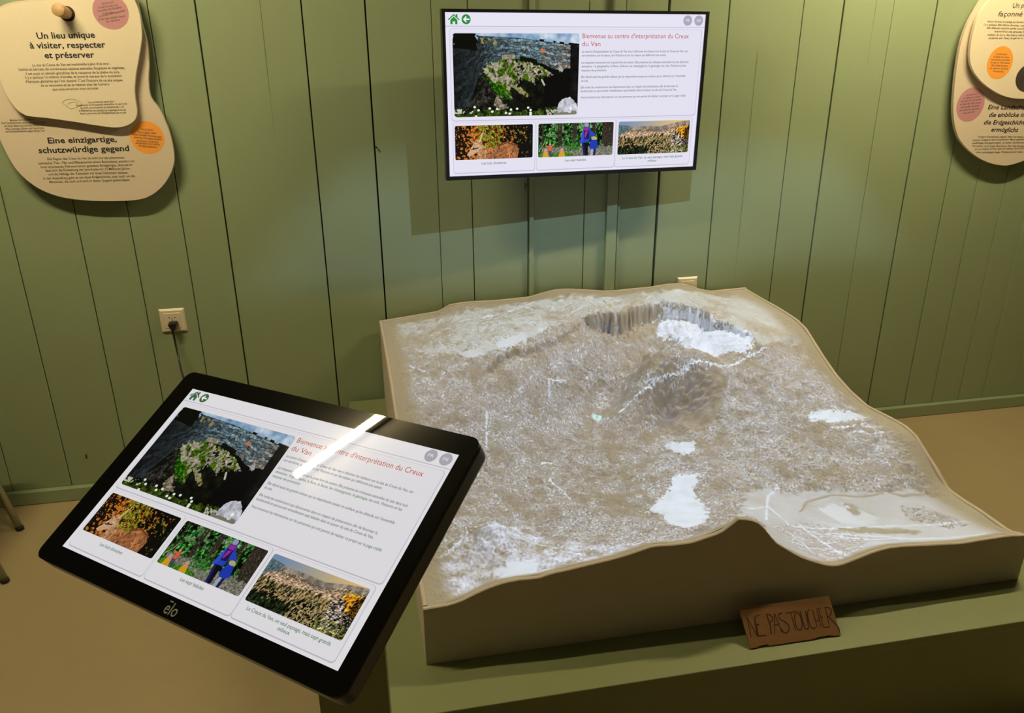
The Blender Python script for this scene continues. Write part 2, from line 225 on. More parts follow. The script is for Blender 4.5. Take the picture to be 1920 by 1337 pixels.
D_RG=[["meadow",[[0.0607,-0.0334],[0.2112,-0.0737],[0.3379,-0.0534],[0.7665,-0.0354],[1.269,-0.0146],[1.3739,-0.0473],[1.5383,-0.0498],[1.5314,-0.3047],[1.5347,-0.4785],[1.3479,-0.5554],[1.3126,-0.4778],[1.2515,-0.3855],[1.2137,-0.2525],[1.1201,-0.2156],[0.9831,-0.2099],[0.8874,-0.2445],[0.7705,-0.2556],[0.5627,-0.3697],[0.4343,-0.4418],[0.3211,-0.4572],[0.1803,-0.4097],[0.0802,-0.2408]]],["mowed",[[0.4309,-0.4096],[0.5709,-0.3324],[0.6323,-0.3221],[0.5909,-0.3735],[0.4716,-0.4418],[0.3542,-0.4785],[0.369,-0.4446]]],["mowed",[[0.2785,-0.4344],[0.369,-0.4446],[0.3769,-0.4744],[0.3177,-0.4797]]],["scree",[[1.0826,-0.2469],[1.1427,-0.236],[1.1891,-0.3208],[1.2331,-0.4585],[1.2983,-0.5334],[1.3176,-0.5556],[1.2782,-0.558],[1.2106,-0.5123],[1.1066,-0.5346],[1.1142,-0.3437],[1.0485,-0.2955]]],["cliffw",[[1.0567,-0.2021],[1.1175,-0.2221],[1.2109,-0.2589],[1.2492,-0.3212],[1.2422,-0.4055],[1.3152,-0.4542],[1.3274,-0.5373],[1.2943,-0.5424],[1.2225,-0.4606],[1.185,-0.3312],[1.1002,-0.2245],[1.0699,-0.2009]]],["bare",[[0.9479,-0.22],[1.1201,-0.2156],[1.1086,-0.2019],[1.0533,-0.2937],[0.9628,-0.3153],[0.9022,-0.2737]]],["field",[[1.3302,-0.8863],[1.4058,-0.872],[1.5,-0.8891],[1.5467,-0.9326],[1.4363,-0.9313],[1.3539,-0.916]]],["peak",[[1.0798,-0.6316],[1.1498,-0.6222],[1.1699,-0.6702],[1.1215,-0.7259],[1.0433,-0.7816],[0.9404,-0.7205],[0.9262,-0.6801],[0.9638,-0.6496],[1.0171,-0.6462]]],["bare",[[0.7591,-0.5745],[0.8284,-0.657],[0.7906,-0.6624],[0.7448,-0.6035]]],["field",[[0.9203,-0.7936],[0.9933,-0.8261],[0.9676,-0.874],[0.9309,-0.8898],[0.8982,-0.8355]]],["field",[[0.845,-1.0099],[0.9365,-1.0048],[0.867,-1.1061],[0.8455,-1.2556],[0.7471,-1.4259],[0.6879,-1.3778],[0.7175,-1.2392],[0.6915,-1.1985],[0.807,-1.0756]]],["valley",[[1.0148,-1.1239],[1.0787,-1.1129],[1.1426,-1.1494],[1.266,-1.1658],[1.3782,-1.2021],[1.4701,-1.2144],[1.5192,-1.2428],[1.566,-1.3116],[1.5749,-1.4163],[1.5458,-1.4955],[1.4171,-1.4848],[1.2656,-1.483],[1.1705,-1.4925],[1.0835,-1.4998],[1.0347,-1.4967],[0.9788,-1.4782],[0.902,-1.4886],[0.9577,-1.333],[0.9252,-1.2655],[0.9959,-1.1769]]],["forest",[[1.413,-1.2696],[1.4888,-1.2846],[1.5195,-1.3493],[1.5154,-1.4014],[1.4596,-1.4012],[1.4396,-1.3479],[1.3984,-1.3383]]],["mowed",[[1.1796,-1.2338],[1.235,-1.2182],[1.2891,-1.2369],[1.3192,-1.3136],[1.2842,-1.3396],[1.155,-1.3065]]],["bare",[[1.1584,-1.338],[1.2713,-1.3571],[1.368,-1.3963],[1.347,-1.4219],[1.1412,-1.3645]]],["bare",[[1.2674,-1.2271],[1.2943,-1.2419],[1.2851,-1.2877],[1.2622,-1.2783]]],["town",[[0.9666,-1.3447],[1.1268,-1.2879],[1.1463,-1.3202],[1.1913,-1.3809],[1.2145,-1.4327],[1.1149,-1.4929],[1.0481,-1.4875],[0.9931,-1.4314]]],["hazy",[[0.1423,-1.3116],[0.2304,-1.2539],[0.3741,-1.1576],[0.4085,-1.2575],[0.4775,-1.3577],[0.5652,-1.4837],[0.3863,-1.4975],[0.2643,-1.4992],[0.145,-1.4945],[0.0748,-1.4859],[0.0759,-1.4097]]],["field",[[0.2284,-1.4258],[0.2852,-1.3913],[0.3463,-1.4056],[0.3264,-1.4921],[0.2534,-1.4935]]],["road",[[0.7957,-0.6462],[0.9838,-0.6303],[1.0879,-0.6132],[1.1521,-0.6153],[1.2796,-0.577],[1.3643,-0.5644]]],["road",[[0.0516,-0.4392],[0.1372,-0.486],[0.1686,-0.5288]]],["road",[[0.5812,-0.5389],[0.5695,-0.5889]]],["road",[[0.5812,-0.5389],[0.6425,-0.5201]]],["road",[[1.3854,-0.9562],[1.4897,-0.9639],[1.5673,-1.033]]],["road",[[1.4415,-0.9839],[1.5747,-1.0476]]],["road",[[0.9673,-1.231],[1.0468,-1.2042],[1.0406,-1.325],[1.1584,-1.338],[1.3956,-1.3624],[1.5686,-1.3864]]],["road",[[0.98,-1.3125],[1.0775,-1.1477],[1.1231,-1.1235]]],["road",[[1.0155,-1.3677],[1.0423,-1.4263]]],["road",[[1.0758,-1.3192],[1.1149,-1.4929]]],["road",[[1.1412,-1.3645],[1.2914,-1.4514],[1.5173,-1.4761]]],["road",[[1.1205,-1.3607],[1.2081,-1.4411],[1.3748,-1.4629]]],["road",[[0.087,-1.3553],[0.2033,-1.253],[0.258,-1.2684],[0.3053,-1.2885],[0.3717,-1.2953],[0.4634,-1.4043],[0.5714,-1.4671]]],["road",[[0.2308,-1.4848],[0.2754,-1.442],[0.3275,-1.4323],[0.4004,-1.4446]]],["road",[[0.4624,-0.863],[0.5372,-0.8653]]],["road",[[0.4836,-0.9482],[0.5165,-1.0674]]],["road",[[0.3407,-0.6831],[0.3169,-0.8222]]],["road",[[0.7147,-0.2345],[0.7918,-0.1795],[0.89,-0.1353],[0.995,-0.1439]]],["road",[[0.3421,-0.1735],[0.4655,-0.1592],[0.6264,-0.0822]]],["river",[[1.1242,-1.2395],[1.1757,-1.1934],[1.2538,-1.187],[1.3726,-1.2109],[1.4095,-1.2051],[1.4415,-1.2328],[1.5238,-1.2357],[1.5626,-1.2953]]]]
D_SG=[[[0.057,0.215],[0.05,0.727]],[[0.056,0.224],[0.118,0.725]],[[0.127,0.229],[0.117,0.733]],[[0.145,0.227],[0.125,0.727]],[[0.145,0.227],[0.196,0.217]],[[0.139,0.445],[0.168,0.438]],[[0.125,0.727],[0.214,0.732]],[[0.27,0.232],[0.28,0.475],[0.268,0.725]],[[0.264,0.222],[0.299,0.233],[0.323,0.301],[0.32,0.385],[0.284,0.433]],[[0.357,0.234],[0.299,0.744]],[[0.357,0.234],[0.384,0.713]],[[0.321,0.514],[0.372,0.505]],[[0.436,0.259],[0.411,0.243],[0.392,0.306],[0.403,0.395],[0.454,0.489],[0.473,0.59],[0.458,0.704],[0.418,0.75],[0.393,0.699],[0.391,0.631]],[[0.48,0.261],[0.596,0.246]],[[0.535,0.265],[0.53,0.72]],[[0.596,0.284],[0.565,0.344],[0.551,0.546],[0.561,0.704],[0.589,0.722],[0.615,0.636],[0.625,0.432],[0.611,0.289],[0.597,0.276]],[[0.637,0.245],[0.637,0.678],[0.652,0.726],[0.675,0.708],[0.682,0.658],[0.695,0.263]],[[0.748,0.262],[0.716,0.296],[0.702,0.457],[0.705,0.666],[0.725,0.742],[0.753,0.716]],[[0.774,0.27],[0.771,0.723]],[[0.824,0.251],[0.811,0.744]],[[0.774,0.567],[0.816,0.555]],[[0.843,0.257],[0.837,0.753]],[[0.838,0.264],[0.878,0.25]],[[0.833,0.491],[0.864,0.483]],[[0.837,0.753],[0.9,0.765]],[[0.917,0.28],[0.903,0.766]],[[0.907,0.259],[0.945,0.262],[0.971,0.315],[0.967,0.402],[0.941,0.481],[0.916,0.5]],[[0.924,0.502],[0.996,0.797],[0.991,0.934]]]
D_CL=[[[[0.7654,-0.2593],[0.8184,-0.2671],[0.8882,-0.2422],[0.8958,-0.2638],[0.9796,-0.2196],[1.0484,-0.2062],[1.1258,-0.2016],[1.1816,-0.2252],[1.2158,-0.2476],[1.2529,-0.303],[1.2398,-0.3791],[1.2807,-0.4136],[1.3105,-0.4693],[1.3319,-0.5353],[1.3327,-0.5633]],[[1.3108,-0.5189],[1.2354,-0.4233],[1.0693,-0.3795],[0.9164,-0.3978],[0.8022,-0.3665],[0.7532,-0.3202]],0.082,0.055],[[[0.3425,-0.5519],[0.3948,-0.5073],[0.4487,-0.4634],[0.5157,-0.4548],[0.5693,-0.4255],[0.637,-0.3833],[0.7073,-0.3387],[0.7628,-0.2686]],[[0.7453,-0.3506],[0.571,-0.502],[0.4202,-0.6125],[0.3436,-0.5977]],0.022,0.03]]
D_RG_marker=[0.7342,-0.6011]
D_TVP=[[0.9976,0.0698,-0.0018],[0.0035,-0.018,1.0],[0.31,-0.173,1.74]]
D_SH=0.0875

# ---------------------------------------------------------------- numpy painting (procedural pictures)
RNG = np.random.default_rng(7)
def band(h, w, scale, seed, sx=1., sy=1., ang=0.):
    """band limited gaussian noise, feature size = scale pixels, std 1"""
    r = np.random.default_rng(seed).standard_normal((h, w)).astype(np.float32)
    fy = np.fft.fftfreq(h)[:, None]; fx = np.fft.rfftfreq(w)[None, :]
    ca, sa = math.cos(ang), math.sin(ang)
    f = np.sqrt(((fx*ca+fy*sa)*sx)**2+((-fx*sa+fy*ca)*sy)**2)*scale
    F = np.fft.rfft2(r)*(f*np.exp(-f*f*1.5)+.25*np.exp(-f*f*6))
    n = np.fft.irfft2(F, s=(h, w)); return (n/n.std()).astype(np.float32)
def fbm(h, w, scale, seed, oct=4, **k):
    n = 0
    for i in range(oct): n = n+band(h, w, scale/2**i, seed+i*13, **k)*.6**i
    return n/n.std()
def polymask(U, V, P):
    m = np.zeros(U.shape, bool); n = len(P)
    for i in range(n):
        x0, y0 = P[i]; x1, y1 = P[(i+1) % n]
        if y0 == y1: continue
        c = ((V < y0) != (V < y1)) & (U < (x1-x0)*(V-y0)/(y1-y0)+x0); m ^= c
    return m
def grid(h, w):
    V, U = np.mgrid[0:h, 0:w]; return (U+.5)/w, (V+.5)/h
def put(I, m, c):
    c = np.asarray(c, np.float32)
    if m.dtype == bool: m = m.astype(np.float32)
    m = np.clip(m, 0, 1)[..., None]; I[:] = I*(1-m)+(c if c.ndim == 3 else c[None, None])*m
def shade(c, n, a=.3):
    return np.clip(np.asarray(c, np.float32)[None, None]*(1+a*n[..., None]), 0, 1)
def seg(U, V, x0, y0, x1, y1, w, asp=1.):
    dx, dy = (x1-x0)*asp, y1-y0; t = np.clip((((U-x0)*asp)*dx+(V-y0)*dy)/(dx*dx+dy*dy+1e-9), 0, 1)
    return np.hypot((U-x0)*asp-dx*t, V-y0-dy*t) < w
def ell(U, V, cx, cy, rx, ry, a=0):
    x, y = U-cx, V-cy; ca, sa = math.cos(a), math.sin(a)
    return ((x*ca+y*sa)/rx)**2+((-x*sa+y*ca)/ry)**2 < 1
def pic_canyon():
    h, w = 300, 500; U, V = grid(h, w); I = np.zeros((h, w, 3), np.float32)
    n1, n2, n3 = fbm(h, w, 80, 1, 3), fbm(h, w, 26, 2, 3), fbm(h, w, 11, 3, 2)*.8
    put(I, V > -1, np.clip(np.stack([.035+.02*n2, .05+.03*n2, .03+.012*n2], -1), .01, 1))
    put(I, (U > .72) & (V > .3), (.02, .02, .035))
    put(I, V < .2, np.clip(np.stack([.66+.12*n1, .76+.09*n1, .86+.06*n1], -1), 0, 1))
    B = np.interp(U, [0, .12, .2, .3, .4, .5, .6, .7, .8, .9, .96], [.98, .86, .5, .37, .31, .30, .33, .36, .43, .42, .42])
    T = np.interp(U, [0, .17, .2, .5, .9, 1], [.17, .17, .03, .05, .125, .14])
    q = (V-T)/(B-T+1e-3); ins = (q > 0) & (q < 1)
    lay = q*8+.35*n1+.10*n2+np.where(U < .24, (U-.24)*9, 0); fr = lay-np.floor(lay); bandtone = .5+.5*np.sin(np.floor(lay)*2.4+1)
    blk = U*30+np.floor(lay)*.37+.15*n2; bf = blk-np.floor(blk); bt = .5+.5*np.sin(np.floor(blk)*5.1+np.floor(lay)*3.3)
    tone = .28+.17*bandtone+.15*bt+.05*n3+.04*n2
    tone = tone*(1-.65*(fr < .16))*(1-.4*(bf < .13)); tone = np.where(U < .24, tone*.75, tone); tone = np.clip(tone*np.clip(.35+U*1.5, .35, 1.15), .02, .95)
    warm = np.clip((U-.5)*2.5, 0, 1)*np.clip(n1*.5+.4, 0, 1)*np.clip(bt*1.4, 0, 1)
    put(I, ins & (U < .93), np.clip(np.stack([tone*(.80+.40*warm), tone*(.98+.02*warm), tone*(1.05-.22*warm)], -1), 0, 1))
    put(I, ell(U+.004*n2, V+.004*n3, .70, .2, .016, .028), (.80, .48, .32)); put(I, ins & (q < .3) & (q > .05) & (U > .2) & (U < .35) & (n2 > .6), (.6, .56, .34))
    put(I, (q > .85) & (q < 1.05) & (U > .52) & (U < .66), (.03, .06, .03)); put(I, (q > .78) & (q < 1) & (U > .38) & (U < .48), np.clip(np.stack([.60+.08*n3, .56+.08*n3, .48+.07*n3], -1), 0, 1))
    put(I, (U > .93) & (V > .135+.01*n2), np.clip(np.stack([.04+.02*n2, .05+.02*n2, .06+.02*n2], -1), 0, 1)); put(I, (V > T-.018) & (V < T+.01) & (U > .5) & (n1+n2*.3 > .1), (.03, .05, .05))
    # scree fan and bushes
    d = (U*1.67*.62+V*.78); e = (U*1.67*.78-V*.62); streak = np.sin(e*60+2.2*n2)*.5+.5
    sc = polymask(U+.010*n3, V+.014*n3, [(.23, .42), (.3, .35), (.4, .31), (.5, .31), (.6, .35), (.7, .4), (.8, .5), (.68, .52), (.63, .6), (.53, .53), (.5, .6), (.6, .74), (.52, .72), (.44, .62), (.46, .79), (.34, .66), (.26, .52)])
    tan = np.clip(.60+.10*n3+.08*streak, 0, 1); put(I, sc, np.stack([tan, tan*.94, tan*.82], -1))
    gr = np.clip(.5+.25*n3, .1, 1); grn = np.stack([.40*gr+.08, .66*gr+.08, .10*gr], -1)
    put(I, sc & (n2+streak*.9 > .95), grn); put(I, sc & (U > .35) & (U < .52) & (n2+n3*.3 > -.2), grn*.85)
    put(I, sc & (n2 < -1.2) & (U > .5), (.07, .09, .05)); put(I, polymask(U+.01*n3, V+.014*n3, [(.26, .52), (.34, .61), (.43, .74), (.46, .8), (.38, .79), (.3, .66)]), np.stack([.18*gr+.04, .72*gr, .05*gr], -1))
    put(I, ell(U+.01*n3, V+.02*n3, .85, .43, .02, .03), (.7, .7, .68)); put(I, seg(U, V, .70, .56, .72, .62, .012, 1.67), (.75, .75, .68))
    put(I, polymask(U+.012*n3, V, [(0, 0), (.17, 0), (.19, .06), (.19, .2), (.0, .17)]), (.015, .03, .02))
    rk = np.clip(.12+.07*n3+.05*n2, .02, 1); put(I, polymask(U+.01*n2, V, [(.21, .45), (.27, .55), (.33, .72), (.24, .95), (.1, .9), (.19, .7)]), np.stack([rk, rk, rk*.9], -1))
    pt = np.clip(.50+.12*n3, 0, 1); put(I, polymask(U+.012*n2, V, [(.31, .72), (.37, .76), (.42, .9), (.34, .93)]), np.stack([pt, pt*.92, pt*.78], -1)); put(I, seg(U, V, .5, .66, .58, .75, .02, 1.67) & (n3 > -.4), (.62, .56, .38))
    ga = np.clip(.22+.09*n3+.05*n2, .03, 1); put(I, V+.018*n2 > .925-.02*np.sin(U*9), np.stack([ga*.8, ga*1.1, ga*.25], -1))
    put(I, (V > .9) & (V < .96) & (U < .15) & (n2 > 0), (.8, .82, .72)); put(I, (V > .93) & (U > .72) & (n3+n2*.5 > .2), (.74, .74, .66))
    for cx, cy in ((.16, .88), (.19, .92), (.28, .9), (.34, .91), (.3, .94), (.41, .96), (.44, .97), (.45, .92), (.59, .9), (.61, .93), (.61, .965), (.61, .985), (.17, .995), (.5, .91)):
        put(I, ell(U, V, cx, cy, .011, .014), (.98, .98, .94))
    ro = np.clip(.82+.07*n2, 0, 1); put(I, ell(U+.004*n3, V+.006*n2, .915, .93, .085, .15), np.stack([ro, ro, ro*1.05], -1)); put(I, (V+.01*n3 > .965) & (U > .8), (.5, .5, .42))
    put(I, ell(U, V, .94, .915, .009, .015), (.1, .1, .1)); put(I, ell(U, V, .94, .915, .006, .01), (.85, .85, .9))
    return I
def pic_goat():
    h, w = 170, 400; U, V = grid(h, w); I = np.zeros((h, w, 3), np.float32)
    a, b, c = fbm(h, w, 40, 41), fbm(h, w, 18, 42, 3), fbm(h, w, 9, 43, 2)*.6
    put(I, V > -1, (.05, .045, .03)); lf = np.clip(1.3-abs(U-.36)*3.2, -1, 1)
    put(I, b+a*.5+lf*2.2 > .8, shade((.62, .36, .11), c+b, .30)); put(I, (b*1.1+lf*1.6 > 1.5) & (U > .3) & (U < .62), shade((.5, .55, .12), c, .35)); put(I, (c+lf > 1.9) & (U < .45), (.9, .66, .38))
    put(I, (U > .62) & (V < .55) & (b < .9), (.03, .04, .03)); put(I, (U > .66) & (b+c > 1.9), (.16, .4, .1)); put(I, (U < .2) & (b < .6), (.07, .06, .04)); put(I, (U < .22) & (c+b > 1.9), (.75, .42, .15))
    fur = shade((.66, .42, .25), band(h, w, 9, 44, sx=.6, sy=1.8)*.8+a*.4, .22)
    put(I, polymask(U, V, [(.30, 1), (.31, .78), (.36, .72), (.42, .66), (.5, .7), (.57, .6), (.62, .52), (.7, .5), (.78, .58), (.82, .75), (.80, 1)]), fur)
    put(I, polymask(U, V, [(.22, .55), (.26, .42), (.33, .44), (.36, .6), (.4, .75), (.38, 1), (.27, 1), (.28, .8)]), shade((.76, .56, .38), b, .15))
    put(I, polymask(U, V, [(.235, .52), (.28, .5), (.34, .62), (.3, .74), (.22, .86), (.165, .93), (.15, .86), (.19, .7)]), shade((.84, .68, .54), c, .1))
    put(I, seg(U, V, .245, .55, .19, .40, .02, 2.35), (.72, .52, .38)); put(I, seg(U, V, .31, .48, .345, .24, .022, 2.35), (.9, .74, .56)); put(I, seg(U, V, .36, .16, .35, .3, .02, 2.35), (.85, .6, .4))
    put(I, seg(U, V, .21, .70, .29, .66, .018, 2.35), (.35, .22, .14)); put(I, ell(U, V, .235, .66, .009, .02), (.05, .03, .02)); put(I, ell(U, V, .165, .9, .01, .02), (.3, .2, .2))
    put(I, seg(U, V, .55, .63, .66, .52, .02, 2.35) | seg(U, V, .66, .52, .8, .62, .02, 2.35), (.45, .26, .15))
    return I
def pic_forest():
    h, w = 170, 400; U, V = grid(h, w); I = np.zeros((h, w, 3), np.float32)
    a, b, c = fbm(h, w, 44, 51), fbm(h, w, 20, 52, 3, ang=.5, sx=.7), fbm(h, w, 9, 53, 2)*.6
    put(I, V > -1, shade((.08, .13, .07), a, .6)); put(I, b+a*.6 > .1, shade((.16, .36, .14), c+b, .5)); put(I, (a > .9) & (V < .4), shade((.42, .55, .36), c, .3))
    for x, ww in ((.27, .012), (.30, .014), (.48, .03), (.74, .018), (.9, .05), (.985, .03), (.06, .012)):
        m = (abs(U-x-.01*(V-.5)) < ww) & (V < .86); put(I, m, shade((.21, .18, .15), band(h, w, 5, 54, sx=1.8, sy=.4), .35))
    put(I, (V > .72+.03*b) & (U > .05), shade((.48, .48, .42), c, .25)); put(I, (V > .8) & (U > .62) & (c > .2), (.62, .6, .56)); put(I, polymask(U, V, [(.3, .82), (.42, .5), (.55, .42), (.58, .62), (.54, .86)]) & (b > -.3), shade((.2, .46, .16), c, .45))
    put(I, (V > .9) & (U < .46), shade((.26, .5, .12), c, .3)); put(I, seg(U, V, .01, .8, .07, .62, .012, 2.35) | seg(U, V, .07, .62, .09, .5, .012, 2.35), (.6, .62, .45))
    skin = (.85, .6, .48)
    # far child, arms out
    put(I, ell(U, V, .155, .62, .014, .036), skin); put(I, polymask(U, V, [(.133, .66), (.178, .66), (.172, .83), (.137, .83)]), (.92, .38, .26)); put(I, seg(U, V, .095, .65, .14, .69, .014, 2.35) | seg(U, V, .17, .69, .205, .65, .014, 2.35), (.92, .40, .28))
    put(I, seg(U, V, .146, .83, .142, .97, .018, 2.35) | seg(U, V, .166, .83, .17, .97, .018, 2.35), (.16, .18, .4))
    for cx in (.1, .315):
        put(I, polymask(U, V, [(cx-.045, 1), (cx-.03, .86), (cx, .8), (cx+.03, .86), (cx+.045, 1)]), (.86, .66, .12)); put(I, ell(U, V, cx, .80, .022, .06), (.82, .62, .58))
    # adult and child seen from behind
    put(I, polymask(U, V, [(.575, .55), (.66, .55), (.665, .99), (.605, .99)]), (.09, .12, .38)); put(I, polymask(U, V, [(.60, .55), (.665, .5), (.66, .99), (.635, .99)]), (.05, .05, .09)); put(I, polymask(U, V, [(.592, .2), (.62, .1), (.67, .1), (.70, .25), (.755, .36), (.75, .44), (.69, .42), (.67, .6), (.59, .6)]), (.15, .28, .78))
    put(I, polymask(U, V, [(.585, .22), (.61, .2), (.598, .55), (.57, .66), (.552, .6)]), (.18, .34, .84)); put(I, ell(U, V, .637, .07, .03, .07), (.62, .64, .78)); put(I, polymask(U, V, [(.595, .14), (.67, .12), (.675, .48), (.61, .5)]), (.16, .08, .26))
    put(I, polymask(U, V, [(.60, .15), (.67, .13), (.665, .24), (.605, .24)]) | polymask(U, V, [(.615, .27), (.66, .26), (.625, .46), (.61, .42)]), (.62, .18, .66)); put(I, ell(U, V, .568, .65, .012, .03), skin)
    put(I, polymask(U, V, [(.70, .52), (.78, .52), (.805, .74), (.77, .80), (.70, .80), (.68, .72)]), (.12, .24, .72)); put(I, ell(U, V, .74, .47, .034, .055), (.78, .68, .56)); put(I, polymask(U, V, [(.705, .8), (.735, .8), (.73, 1), (.7, 1)]), (.66, .7, .8)); put(I, polymask(U, V, [(.742, .8), (.77, .8), (.765, 1), (.735, 1)]), (.1, .12, .3))
    return I
def pic_cliffs():
    h, w = 170, 400; U, V = grid(h, w); I = np.zeros((h, w, 3), np.float32)
    a, b, c = fbm(h, w, 34, 61), fbm(h, w, 16, 62, 3, ang=.5, sx=.6, sy=1.4), fbm(h, w, 8, 63, 2)*.6
    g = np.clip(U*1.2-.1, 0, 1)[..., None]; put(I, V > -1, np.broadcast_to((1-g)*np.array([.50, .60, .74])+g*np.array([.98, .80, .48]), I.shape))
    T = np.interp(U, [0, .12, .2, .4, .6, .8, 1], [.12, .12, .16, .15, .17, .06, .0])
    put(I, (V > T) & (U > .0), shade((.62, .56, .50), a, .12))
    vt = band(h, w, 9, 64, sx=1.6, sy=.5); put(I, V > T+.13+.05*np.sin(U*14), shade((.72, .60, .48), vt*.9+b*.5, .25)); put(I, (abs(V-T-.13-.03*b) < .018), (.34, .33, .28))
    put(I, polymask(U, V, [(0, .1), (.16, .14), (.13, .3), (.05, .36), (.0, .5)]), shade((.36, .45, .47), c, .25))
    D = .46+.04*np.sin(U*8)+.02*b; put(I, V > D, shade((.46, .42, .26), b+c, .45)); put(I, (V > D) & (b+c*.5 > .4), shade((.70, .58, .40), c, .2)); put(I, (V > D) & (b < -.5), (.14, .18, .09))
    put(I, V > .68+.08*b+.18*np.clip(U-.3, 0, 1), shade((.09, .13, .07), c+b, .6)); put(I, polymask(U+.01*c, V, [(.4, 1), (.48, .72), (.6, .6), (.75, .66), (.72, 1)]) & (c+b > -.4), shade((.60, .53, .36), c, .35))
    put(I, polymask(U+.01*c, V+.02*c, [(.72, 1), (.75, .75), (.74, .5), (.8, .34), (.88, .3), (1, .3), (1, 1)]), shade((.52, .47, .42), vt+b, .45))
    put(I, polymask(U+.01*b, V+.03*c, [(.80, .3), (.86, .2), (1, .16), (1, .6), (.9, .52), (.85, .38)]), shade((.82, .52, .12), c+b, .4)); put(I, (U > .93) & (c+b > -.2) & (V > .1+.9*(1-U)*4), (.06, .07, .04)); put(I, (U > .7) & (V > .75) & (c > .1), shade((.40, .42, .13), b, .4))
    return I
def make_image(name, I, alpha=False):
    h, w = I.shape[:2]; im = bpy.data.images.new(name, w, h, float_buffer=False)
    A = np.ones((h, w, 4), np.float32); A[..., :3] = I[::-1]; im.pixels.foreach_set(np.clip(A, 0, 1).ravel()); im.update(); im.pack()
    return im

# ---------------------------------------------------------------- materials
M_wall = mat('sage_green_paint', (.275, .335, .195), .42, noise=(3, .05), bump=(60, .25))
M_gap = mat('dark_joint', (.02, .018, .006), .9)
M_floor = mat('beige_floor', (.375, .29, .16), .55, noise=(14, .05), bump=(90, .15))
M_plinth = mat('plinth_green_paint', (.225, .25, .115), .5, noise=(5, .04), bump=(120, .15))
M_plast = mat('cream_plaster', (.58, .505, .445), .7, noise=(40, .03), bump=(200, .1))
M_black = mat('black_gloss_glass', (.004, .004, .004), .015, spec=.36)
M_blackm = mat('black_matt_plastic', (.008, .008, .009), .35)
M_socket = mat('cream_plastic', (.72, .63, .48), .35)
M_wood = mat('beech_wood', (.52, .32, .15), .5, noise=(60, .15))
M_panF = mat('cream_board_light', (.74, .64, .475), .65, noise=(120, .03))
M_panB = mat('cream_board_dark', (.66, .55, .42), .65, noise=(120, .03))
M_ink = mat('black_ink', (.02, .018, .025), .6)
M_inkb = mat('brown_ink', (.16, .12, .085), .7)
M_pink = mat('pink_disc', lin(190, 134, 142), .65)
M_orange = mat('orange_disc', lin(246, 160, 60), .65)
M_card = mat('brown_cardboard', (.235, .11, .036), .8, noise=(50, .12), bump=(40, .2))
M_cardedge = mat('cardboard_edge', (.58, .38, .2), .8)
M_marker = mat('dark_marker', (.045, .012, .015), .6)
M_chrome = mat('dull_metal', (.42, .42, .30), .35, metal=.7)
M_rubber = mat('black_rubber', (.01, .01, .01), .7)
M_ceil = mat('ceiling_paint', (.12, .11, .09), .8)
M_room = mat('other_walls', (.13, .13, .08), .8)
M_seat = mat('dark_seat', (.03, .03, .025), .7)

# ---------------------------------------------------------------- room shell
WY = .022
XR0, XR1, YF, ZC = -3.4, 5.4, -5.2, 2.75
struct = lambda o: tag(o, kind='structure')
struct(box('floor', XR0, XR1, YF, .08, -.1, 0, M_floor))
struct(box('ceiling', XR0, XR1, YF, .08, ZC, ZC+.1, M_ceil))
wb = struct(box('wall_back', XR0, XR1, .040, .12, 0, ZC, M_gap))
struct(box('wall_left', XR0-.1, XR0, YF, .12, 0, ZC, M_room))
struct(box('wall_right', XR1, XR1+.1, YF, .12, 0, ZC, M_room))
struct(box('wall_front', XR0, XR1, YF-.1, YF, 0, ZC, M_room))
bb = struct(box('baseboard_back', XR0, XR1, 0, WY, 0, .057, M_wall, c=.003))
edges = [-3.39, -3.2, -3.0, -2.75, -2.55, -2.3, -2.1, -1.88, -1.62, -1.40, -1.19, -.974, -.804, -.631, -.484, -.148, .062, .285, .412, .628, .852, .985, 1.153, 1.388, 1.686, 1.852,
         2.063, 2.251, 2.447, 2.592, 2.735, 2.867, 3.036, 3.22, 3.41, 3.62, 3.8, 4.05, 4.25, 4.5, 4.7, 4.9, 5.15, 5.39]
gapw = {-.148: .0045, .062: .0055, 1.388: .0045, 1.686: .003, 1.852: .0055, 2.251: .0055, 1.153: .010, -.484: .005, 2.063: .0016, .285: .0022, .412: .0035, .985: .001, 2.447: .0035, 2.867: .0028}
for a, b in zip(edges[:-1], edges[1:]):
    g0, g1 = gapw.get(a, .003)/2, gapw.get(b, .003)/2
    dy = random.uniform(-.0006, .0006)
    box('board', a+g0, b-g1, WY+dy, .042, .0575, ZC-.001, M_wall, wb, c=.0012)
# fading hairline cracks in the paint of three boards
def crack(x, z0, z1, w=.0012):
    pts = [(x+random.uniform(-.0012, .0012), z0+(z1-z0)*k/10) for k in range(11)]
    V = []; F = []
    for i, (px, pz) in enumerate(pts):
        ww = w*(1 if 1 < i else .4)/2; V += [(px-ww, WY-.0009, pz), (px+ww, WY-.0009, pz)]
    for i in range(10): F.append((2*i, 2*i+1, 2*i+3, 2*i+2))
    mesh('crack', V, F, M_gap, wb)
crack(-.280, 1.355, 2.7); crack(1.516, .70, 1.62, .0009); crack(1.987, 1.56, 2.7); crack(1.685, .9, 1.0, .001)
# narrow raised batten and cable trunking below the screen
b1 = tag(box('wall_batten', .630, .648, .008, WY, .3275, ZC-.002, M_wall, c=.002), 'narrow green vertical batten on the panelled wall under the screen', 'batten')
td = empty('cable_trunking', (.96, WY, .33)); tag(td, 'green painted vertical cable trunking running up behind the wall screen', 'trunking')
V, F = boxvf(-.022, .021, -.022, 0, 0, 2.12, .002); mesh('channel', V, F, M_wall, td)
V, F = boxvf(.0255, .034, -.014, 0, 0, 2.12, .001); mesh('side_strip', V, F, M_wall, td)
